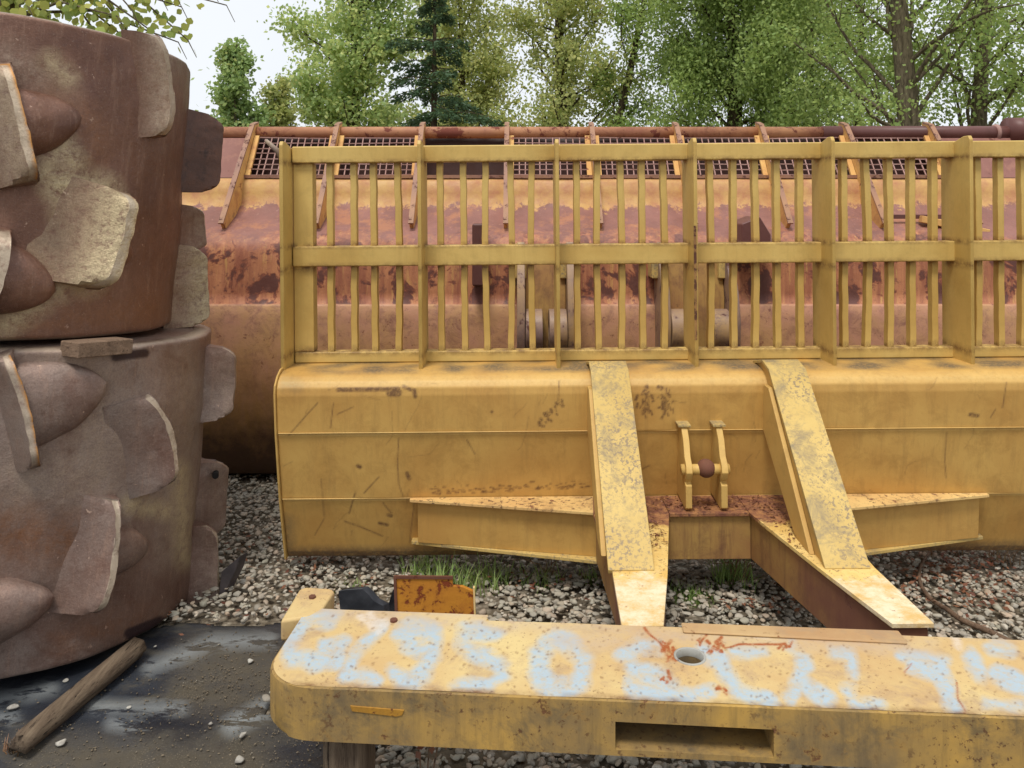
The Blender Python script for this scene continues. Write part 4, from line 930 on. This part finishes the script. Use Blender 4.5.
# bent cable
def curve(pts, n=40):
    pts = [Vector(p) for p in pts]; out = []
    for i in range(len(pts) - 1):
        p0 = pts[max(i - 1, 0)]; p1 = pts[i]; p2 = pts[i + 1]; p3 = pts[min(i + 2, len(pts) - 1)]
        for k in range(n // (len(pts) - 1)):
            t = k / (n // (len(pts) - 1)); out.append(.5 * ((2 * p1) + (p2 - p0) * t + (2 * p0 - 5 * p1 + 4 * p2 - p3) * t * t + (3 * p1 - 3 * p2 + p3 - p0) * t ** 3))
    return out + [pts[-1]]
cp = curve([ground_at(933, 549, .06), ground_at(921, 565, .05), ground_at(920, 582, .04), ground_at(930, 598, .035), ground_at(948, 610, .035), ground_at(962, 620, .04), ground_at(990, 632, .04), ground_at(1030, 652, .035)])
tag(MB().tube(cp, [.006 + .005 * min(1, i / 30) for i in range(len(cp))], 8).build('bent_root', M['twig'], smooth=True), 'curved grey root lying on the gravel to the right of the push frame', 'root')
# twig on top of nothing but gravel
tw = [at(642, 528, 2.82), at(646, 545, 2.78), at(643, 566, 2.72)]
# pebbles on the plastic sheet
peb = [(250, 662, .020, 'white pebble on the silty patch of the plastic sheet near the beam end'), (243, 736, .019, 'rounded white pebble left of the beam end on the dark sheet'), (129, 708, .009, 'tiny white pebble on the pale puddle mark of the sheet'),
       (61, 744, .022, 'flat white stone chip beside the timber end'), (14, 708, .020, 'grey white flat pebble at the left edge beside the timber'), (240, 761, .022, 'grey pebble at the bottom edge left of the wood stump'),
       (211, 724, .009, 'small pale pebble between the timber and the beam'), (66, 681, .010, 'small pebble on the sheet behind the timber'), (155, 647, .009, 'small pebble on the dark sheet under the lower roller edge')]
g = G('white pebble'); M['pebble'] = g.fin(g.mix(g.rng(g.noise(40, 6), .4, .65), C(178, 174, 164), C(128, 122, 114)), .8)
for px, py, sz, lb in peb:
    p = ground_at(px, py, .014); V, Fc = stones(np.array([[p.x, p.y, .014]]), np.array([sz * .75]), .5, .35)
    me = npmesh('pebble', V, Fc, 3); me.shade_smooth(); tag(link('pebble', me, M['pebble']), lb, 'pebble', 'pale pebbles on the plastic sheet')
# sandy grit on the sheet
n = 2400; c_ = [(ground_at(235, 668), .16), (ground_at(220, 700), .14), (ground_at(150, 758), .30), (ground_at(40, 760), .22), (ground_at(300, 750), .18)]
idx = rng.integers(0, len(c_), n); gx = np.array([c_[i][0].x for i in idx]) + rng.normal(size=n) * np.array([c_[i][1] for i in idx]); gy = np.array([c_[i][0].y for i in idx]) + rng.normal(size=n) * np.array([c_[i][1] for i in idx]) * .55
k = (gx < -.3) & (gy < 3.05); V, Fc = stones(np.stack([gx, gy, np.full(n, .012)], 1)[k], (.0011 + .0032 * rng.random(n) ** 3)[k])
M['gritty'] = worn('grit', C(120, 108, 90), C(92, 82, 68), rust_t=.6, rust=C(150, 142, 128), rough=.9); me = npmesh('grit', V, Fc, 3); tag(link('grit', me, M['gritty']), 'fine gritty sand strewn over the plastic sheet', 'grit', kind='stuff')

# blades, leaves
def quads(pos, dirs, side, L, Wd, mid=.45):
    """leaf-shaped rhombi"""
    n = len(pos); d = dirs * L[:, None]; s = side * Wd[:, None] / 2
    V = np.stack([pos, pos + d * mid + s, pos + d, pos + d * mid - s], 1).reshape(-1, 3)
    return V, np.arange(n * 4).reshape(-1, 4)
def unit(a): return a / np.maximum(np.linalg.norm(a, axis=-1, keepdims=True), 1e-9)
def rand_leaves(pos, L0, ar=.75, droop=.3):
    L0 = L0 * 1.12; n = len(pos); d = rng.normal(size=(n, 3)); d[:, 2] -= droop; d = unit(d)
    s = unit(np.cross(d, rng.normal(size=(n, 3)))); L = L0 * (.7 + .6 * rng.random(n))
    return quads(pos, d, s, L, L * ar)
def tuft(px, py, n, h, label, spread=.07, mat='lf_grass', z=.0):
    p = ground_at(px, py); V = []; Fs = []
    for i in range(n):
        b = p + Vector((max(-1.6, min(1.6, random.gauss(0, 1))) * spread, max(-1.6, min(1.6, random.gauss(0, .7))) * spread, 0)); a = random.uniform(0, 2 * PI); hh = h * random.uniform(.4, 1.1); ln = random.uniform(.2, .8) * hh
        dv = Vector((math.cos(a), math.sin(a), 0)); sd = Vector((-dv.y, dv.x, 0)); w = .0035; o0 = len(V)
        for k in range(5):
            t = k / 4; c = b + dv * ln * t ** 1.8 + Vector((0, 0, hh * t * (1 - .25 * t * ln / hh)))
            ww = w * (1 - t * .85); V += [c - sd * ww, c + sd * ww]
        Fs += [(o0 + 2 * k, o0 + 2 * k + 1, o0 + 2 * k + 3, o0 + 2 * k + 2) for k in range(4)]
    o = MB().add(V, Fs).build('grass_tuft', M[mat], fix=False); tag(o, label, 'grass tuft', 'grass tufts in the gravel'); return o
tuft(462, 588, 150, .13, 'bright green grass tuft behind the rusty yellow plate', .085)
tuft(425, 574, 130, .09, 'thin green grass tuft under the left wing of the blade', .06)
tuft(500, 582, 90, .09, 'sparse grass tuft right of the rusty yellow plate', .07)
tuft(545, 588, 40, .10, 'sparse tall grass blades between the plate and the left fork arm', .045)
tuft(590, 584, 40, .08, 'small grass tuft beside the left fork arm', .03)
tuft(733, 585, 150, .16, 'tall grass tuft growing inside the fork opening', .045)
tuft(692, 600, 150, .065, 'low green grass tuft at the left inside of the fork opening', .05)
tuft(352, 588, 30, .04, 'tiny grass tuft above the black rubber flap', .04)
tuft(1004, 566, 26, .12, 'thin dry grass under the right end of the blade', .035, 'drystem')
tuft(16, 752, 30, .05, 'pale dry grass wisps at the end of the timber', .02, 'drystem')
# dry branching stems inside the fork opening
def drystem(px, py, n, h, label):
    p = ground_at(px, py); mb = MB()
    for i in range(n):
        a = random.uniform(0, 2 * PI); ln = random.uniform(.3, 1.0) * h; dv = Vector((math.cos(a), math.sin(a) * .6, 0))
        q0 = p + Vector((random.gauss(0, .02), random.gauss(0, .02), 0)); q1 = q0 + dv * ln * .4 + Vector((0, 0, h * .6)); q2 = q0 + dv * ln + Vector((0, 0, h * random.uniform(.6, 1.0)))
        mb.tube([q0, q1, q2], [.0022, .0016, .0008], 5)
        for k in range(2): t = random.uniform(.3, .9); b = q1.lerp(q2, t); mb.tube([b, b + Vector((random.uniform(-.05, .05), random.uniform(-.03, .03), random.uniform(.01, .05)))], [.0012, .0006], 4)
    o = mb.build('dry_weed', M['drystem']); tag(o, label, 'dry weed')
drystem(738, 588, 12, .2, 'dry branching weed among the grass inside the fork opening')
drystem(545, 580, 7, .14, 'dry bent stems under the left wing of the blade')
drystem(960, 558, 8, .17, 'dry brown stems under the right wing of the blade')
def deadplant():
    p = Vector((bw(.33, .12, 0))); mb = MB()
    for dx, hh in ((-.03, .30), (.05, .29), (.01, .22)):
        mb.tube([p, p + Vector((dx * .5, 0, hh * .6)), p + Vector((dx, .01, hh))], [.003, .0025, .002], 5)
    mb.tube([p + Vector((0, 0, .20)), p + Vector((.05, 0, .26))], [.002, .0015], 5)
    o = mb.build('dry_weed', M['twig']); cp_ = p + Vector((0, 0, .25)); pos = np.array([cp_[:]]) + rng.normal(size=(30, 3)) * [.035, .01, .03]
    V, Fc = rand_leaves(pos, .018); link('leaf', npmesh('leaf', V, Fc, 4), M['lf_dead'], o); tag(o, 'withered brown weed in the shade under the beam beside the wood stump', 'dry weed')
deadplant()
# dead leaves strewn on the gravel and on the push frame deck
def litter():
    P_ = []
    for px, py, sx, sy, n in ((945, 572, .16, .10, 330), (900, 600, .2, .1, 110), (985, 600, .22, .12, 220), (770, 612, .15, .05, 60), (310, 590, .3, .2, 60), (320, 575, .1, .06, 40), (560, 590, .2, .1, 40), (230, 560, .1, .1, 30)):
        c = ground_at(px, py); P_.append(np.stack([c.x + rng.normal(size=n) * sx, c.y + rng.normal(size=n) * sy, .03 + rng.random(n) * .03], 1))
    n = 520; x = XC + (rng.random(n) - .5) * .86; y = 3.20 + .13 * rng.random(n); k = np.ones(n, bool); P_.append(np.stack([x, y, np.full(n, ZT + .006) + rng.random(n) * .008], 1)[k])
    n = 160
    for s in (-1, 1): P_.append(np.stack([XC + s * (.22 + .08 * rng.random(n)), 2.85 + .4 * rng.random(n), np.full(n, ZT + .006)], 1))
    pos = np.concatenate(P_); n = len(pos); d = rng.normal(size=(n, 3)) * [1, 1, .25]; d = unit(d); s = unit(np.cross(d, np.array([0, 0, 1]) + rng.normal(size=(n, 3)) * .35)); L = .012 + .022 * rng.random(n)
    small = np.arange(n) > n - 840; L[small] *= .55
    V, Fc = quads(pos, d, s, L, L * .5); me = npmesh('leaf_litter', V, Fc, 4)
    tag(link('leaf_litter', me, M['lf_dead']), 'brown dead leaves strewn on the gravel and the push frame deck', 'dead leaves', kind='stuff')
litter()
mb = MB().tube(tw, [.003, .0025, .0018], 6)

# ------------------------------------------------------------------ trees beyond
def limb_path(p, d, L, n=7, wig=.1, up=.0):
    pts = [Vector(p)]; d = Vector(d).normalized()
    for i in range(n):
        d = (d + Vector((random.gauss(0, wig), random.gauss(0, wig), random.gauss(0, wig) + up))).normalized(); pts.append(pts[-1] + d * L / n)
    return pts
def tree(name, label, cat, x, y, H, tr, prof, leaf, leaves, n_leaf, barkm, n_limb=34, lean=(0, 0), spread=.22, elev=(.3, .8), z_lo=1.0, droop=.3, ar=.75, strands=0, group='trees beyond the yard', trunk_pts=None, clus=12):
    root = thing(name, label, cat, (x, y, 0), group)
    tp = [Vector((x + lean[0] * t * H + .06 * tr / .1 * math.sin(t * 7 + x), y + lean[1] * t * H + .05 * math.cos(t * 6 + y), t * H)) for t in [i / 12 for i in range(13)]]
    if trunk_pts: tp = trunk_pts
    tb = MB().tube(tp, [tr * (1 - .85 * (i / 12)) + .01 for i in range(13)], 12); pos = []
    def tpt(z):
        for a, b in zip(tp[:-1], tp[1:]):
            if a.z <= z <= b.z: return a.lerp(b, (z - a.z) / (b.z - a.z))
        return tp[-1]
    for i in range(n_limb):
        t = (i + random.random()) / n_limb; z = z_lo + (H * .97 - z_lo) * t; rmax = prof(z / H); az = i * 2.4 + random.gauss(0, .5); el = random.uniform(*elev)
        d = Vector((math.cos(az) * math.cos(el), math.sin(az) * math.cos(el), math.sin(el))); L = rmax / max(math.cos(el), .3) * random.uniform(.75, 1.15)
        pts = limb_path(tpt(z), d, L, 6, .13, .03); r0 = max(.012, tr * (1 - .8 * z / H) * .26); tb.tube(pts, [r0 * (1 - .85 * k / 6) + .004 for k in range(7)], 6, False)
        for c in range(clus):
            t2 = random.uniform(.25, 1.02) ** .8; k = min(int(t2 * 6), 5); cpt = pts[k].lerp(pts[k + 1], min(max(t2 * 6 - k, 0), 1)) + Vector([random.gauss(0, rmax * .12) for _ in range(3)])
            pos.append((cpt, 1.0))
            if c % 3 == 0: tb.tube([pts[max(k - 1, 0)], pts[max(k-1,0)].lerp(cpt, .5) + Vector((0, 0, .03)), cpt], [.012, .008, .004], 4, False)
    per = max(1, n_leaf // len(pos)); cc = np.array([p[0][:] for p in pos]); cc = np.repeat(cc, per, 0); sp = np.repeat(.8 * spread * (.5 + rng.random(len(pos))), per)
    P_ = cc + rng.normal(size=cc.shape) * sp[:, None] * np.array([1, 1, .85])
    if strands:
        P_[:, 2] -= rng.random(len(P_)) ** 1.5 * strands
    tb.build('trunk', barkm, root, smooth=True)
    P_ = P_[P_[:, 2] > .3]
    V, Fc = rand_leaves(P_, leaf, ar, droop); me = npmesh('crown', V - np.array(root.location), Fc, 4); link('crown', me, leaves, root)
    return root
col_ = lambda w: (lambda t: w * (.55 + .9 * min(t * 2.2, 1) * (1 - t) ** .6 + .1))
rnd_ = lambda w: (lambda t: w * max(.15, math.sin(PI * min(max(t, .02), .98)) ** .6))
tree('young_poplar', 'small bright green young tree standing alone against the sky at left', 'tree', -5.62, 16, 4.75, .05, lambda t: .62 * (1.05 - t) + .12, .085, M['lf_young'], 7500, M['bark'], 26, spread=.12, elev=(.5, 1.1), z_lo=1.3)
tree('young_poplar', 'short yellowish green sapling just right of the bright green young tree', 'tree', -4.95, 16.5, 4.1, .04, lambda t: .5 * (1.05 - t) + .1, .08, M['lf_birch'], 5200, M['bark'], 22, spread=.12, elev=(.5, 1.1), z_lo=1.3)
tree('poplar_tree', 'tall pale green poplar with a feathery crown left of the dark spruce', 'tree', -3.95, 20, 12.5, .17, lambda t: 1.55 * min(1, t * 5 + .35) * (1.1 - t) ** .3, .095, M['lf_pop'], 52000, M['barkd'], 62, spread=.26, elev=(.7, 1.2), z_lo=1.2)
tree('poplar_tree', 'yellow green poplar showing behind the dark spruce', 'tree', -1.95, 27, 12, .16, lambda t: 2.0 * min(1, t * 5 + .4) * (1.1 - t) ** .4, .11, M['lf_birch'], 34000, M['barkd'], 50, spread=.30, elev=(.5, 1.1), z_lo=1.2)
tree('birch_tree', 'thin yellowing tree with a visible trunk right of the dark spruce', 'tree', 1.22, 21, 12, .19, lambda t: 1.75 * min(1, t * 4 + .5) * (1.1 - t) ** .4, .085, M['lf_birch'], 34000, M['barkd'], 50, spread=.24, elev=(.3, 1.0), z_lo=1.4)
lp = [Vector((1.35 + 2.3 * t + .5 * math.sin(t * 3.0) * (1 - t), 20.0 - .5 * t, .4 + 8.5 * t)) for t in [i / 12 for i in range(13)]]
tree('leaning_tree', 'dark stemmed tree leaning right with sparse leaves in the middle', 'tree', 1.35, 20, 8.9, .13, lambda t: .85, .075, M['lf_dark'], 9500, M['barkd'], 34, spread=.22, elev=(.2, .9), z_lo=1.8, trunk_pts=lp)
tree('willow_tree', 'dense leafy green willow right of the middle', 'tree', 4.9, 18.5, 9.5, .24, lambda t: 2.15 * min(1, t * 5 + .5) * (1.15 - t) ** .4, .09, M['lf_will'], 95000, M['barkd'], 64, spread=.27, elev=(.1, .9), z_lo=1.0, strands=.6, ar=.5, droop=.9)
tree('willow_tree', 'looser green tree between the dense willow and the thick trunk at right', 'tree', 7.4, 20, 9.5, .14, lambda t: 1.7 * min(1, t * 4 + .4) * (1.15 - t) ** .4, .08, M['lf_dark'], 22000, M['barkd'], 46, spread=.26, elev=(.2, .8), z_lo=1.0, droop=.6, ar=.55, strands=.4)
tree('old_tree', 'big tree with a thick straight mossy trunk at right', 'tree', 6.85, 14.2, 11, .23, lambda t: 2.0 * min(1, t * 3 + .35), .065, M['lf_dark'], 20000, M['bark'], 44, spread=.26, elev=(.5, 1.1), z_lo=1.9)
tree('old_tree', 'slimmer tree with an inclined trunk near the right edge', 'tree', 8.5, 15, 10.5, .17, lambda t: 1.7, .07, M['lf_dark'], 15000, M['bark'], 40, lean=(.075, 0), spread=.28, elev=(.5, 1.1), z_lo=1.6)
tree('old_tree', 'background tree filling the gap between the two trunks at right', 'tree', 10.2, 24, 11, .16, lambda t: 2.3 * min(1, t * 5 + .4), .10, M['lf_will'], 24000, M['barkd'], 44, spread=.33, elev=(.2, .9), z_lo=1.0)
tree('old_tree', 'leafy tree beyond the right edge', 'tree', 13.6, 20, 11, .2, lambda t: 2.3, .10, M['lf_dark'], 14000, M['barkd'], 40, spread=.35, z_lo=1.0)
tree('old_tree', 'leafy tree far behind the stacked rollers', 'tree', -12.5, 22, 6.0, .2, lambda t: 1.8 * math.sin(PI * min(max(t, .05), .95)), .10, M['lf_pop'], 9000, M['barkd'], 30, spread=.35, z_lo=1.0)
# overhanging branches behind the upper roller
ob = thing('near_poplar', 'near poplar with large round leaves reaching over the upper roller at top left', 'tree', (-4.6, 7.2, 0))
tb = MB(); tb.tube([(-4.6, 7.2, 0), (-4.65, 7.2, 2), (-4.55, 7.25, 4.2), (-4.5, 7.2, 6)], [.12, .10, .08, .05], 10)
pos = []
for i in range(34):
    z = random.uniform(2.9, 4.2); st = Vector((-4.6, 7.2, z + .2)); en = Vector((random.uniform(-4.7, -2.72), random.uniform(6.6, 7.6), random.uniform(2.9, 3.75)))
    if en.x > -3.2: en.z = random.uniform(3.05, 3.75)
    pts = [st, st.lerp(en, .5) + Vector((0, 0, .16)), en, en + Vector((.08, 0, -.16))]; tb.tube(pts, [.02, .012, .006, .003], 5, False)
    for k in range(40):
        t = random.uniform(.25, 1.0); p = st.lerp(en, t) + Vector((0, 0, .16 * math.sin(PI * t))); pos.append((p + Vector([random.gauss(0, .085) for _ in range(3)]))[:])
tb.build('trunk', M['bark'], ob, smooth=True); pos = np.array(pos)
dn = rng.normal(size=pos.shape) * [.5, .5, .35]; dn[:, 2] -= .8; dn = unit(dn); sd_ = unit(np.cross(dn, rng.normal(size=pos.shape) * [.5, 1, .4])); L = .062 + .03 * rng.random(len(pos))
# round-ish six sided leaves
pr_ = [(0, 0), (.3, .42), (.62, .46), (1, .0), (.62, -.46), (.3, -.42)]
V = np.stack([pos + dn * (L * a)[:, None] + sd_ * (L * b)[:, None] for a, b in pr_], 1).reshape(-1, 3)
link('crown', npmesh('crown', V - np.array(ob.location), np.arange(len(V)).reshape(-1, 6), 6), M['lf_near'], ob)
# spruce
def spruce(x, y, H):
    root = thing('spruce_tree', 'dark blue green spruce with drooping tiers in front of the poplars', 'tree', (x, y, 0), 'trees beyond the yard')
    tb = MB().tube([(x, y, 0), (x, y, H * .5), (x + .03, y, H)], [.10, .06, .012], 10); P_ = []; D_ = []
    z = .8
    while z < H - .15:
        t = z / H; rm = (1.7 * (1 - t) ** .95 + .16) * random.uniform(.8, 1.1); nb = 6
        for b in range(nb):
            az = 2 * PI * b / nb + random.uniform(-.6, .6) + z * 3; L = rm * random.choice((.45, .7, .9, 1.0, 1.15, 1.3)) * random.uniform(.85, 1.1); zb = z + random.uniform(-.17, .17); dv = Vector((math.cos(az), math.sin(az), 0))
            pts = [Vector((x, y, zb)) + dv * L * s + Vector((0, 0, (.10 * math.sin(s * 2.2) - .16 * s * s) * L + .25 * L * s * max(0, t - .6))) for s in (0, .25, .5, .75, 1)]
            tb.tube(pts, [.016, .012, .009, .006, .003], 5, False)
            m = int(300 * L) + 24; s = rng.random(m) ** .75; idx = np.minimum((s * 4).astype(int), 3); arr = np.array([p[:] for p in pts]); f = (s * 4 - idx)[:, None]
            base = arr[idx] * (1 - f) + arr[idx + 1] * f; sdv = np.array([-dv.y, dv.x, 0]); w = (rng.random(m) - .5) * (1 - s * .6) * L * .42
            P_.append(base + sdv * w[:, None] + np.array(dv[:]) * np.abs(w)[:, None] * .5 + np.array([0, 0, -1]) * (np.abs(w) * .35 + rng.random(m) * .14)[:, None])
            D_.append(np.array(dv[:]) * .6 + sdv * np.sign(w)[:, None] * .6 + rng.normal(size=(m, 3)) * .4 + np.array([0, 0, -.25]))
        z += .46 * (1 - .35 * t) + random.uniform(-.03, .03)
    tb.build('trunk', M['barkd'], root, smooth=True); P_ = np.concatenate(P_); D_ = unit(np.concatenate(D_)); n = len(P_)
    L = .07 + .05 * rng.random(n); V, Fc = quads(P_, D_, unit(np.cross(D_, rng.normal(size=(n, 3)))), L, L * .35)
    link('crown', npmesh('crown', V - np.array(root.location), Fc, 4), M['lf_fir'], root)
spruce(-1.62, 15.6, 6.5)
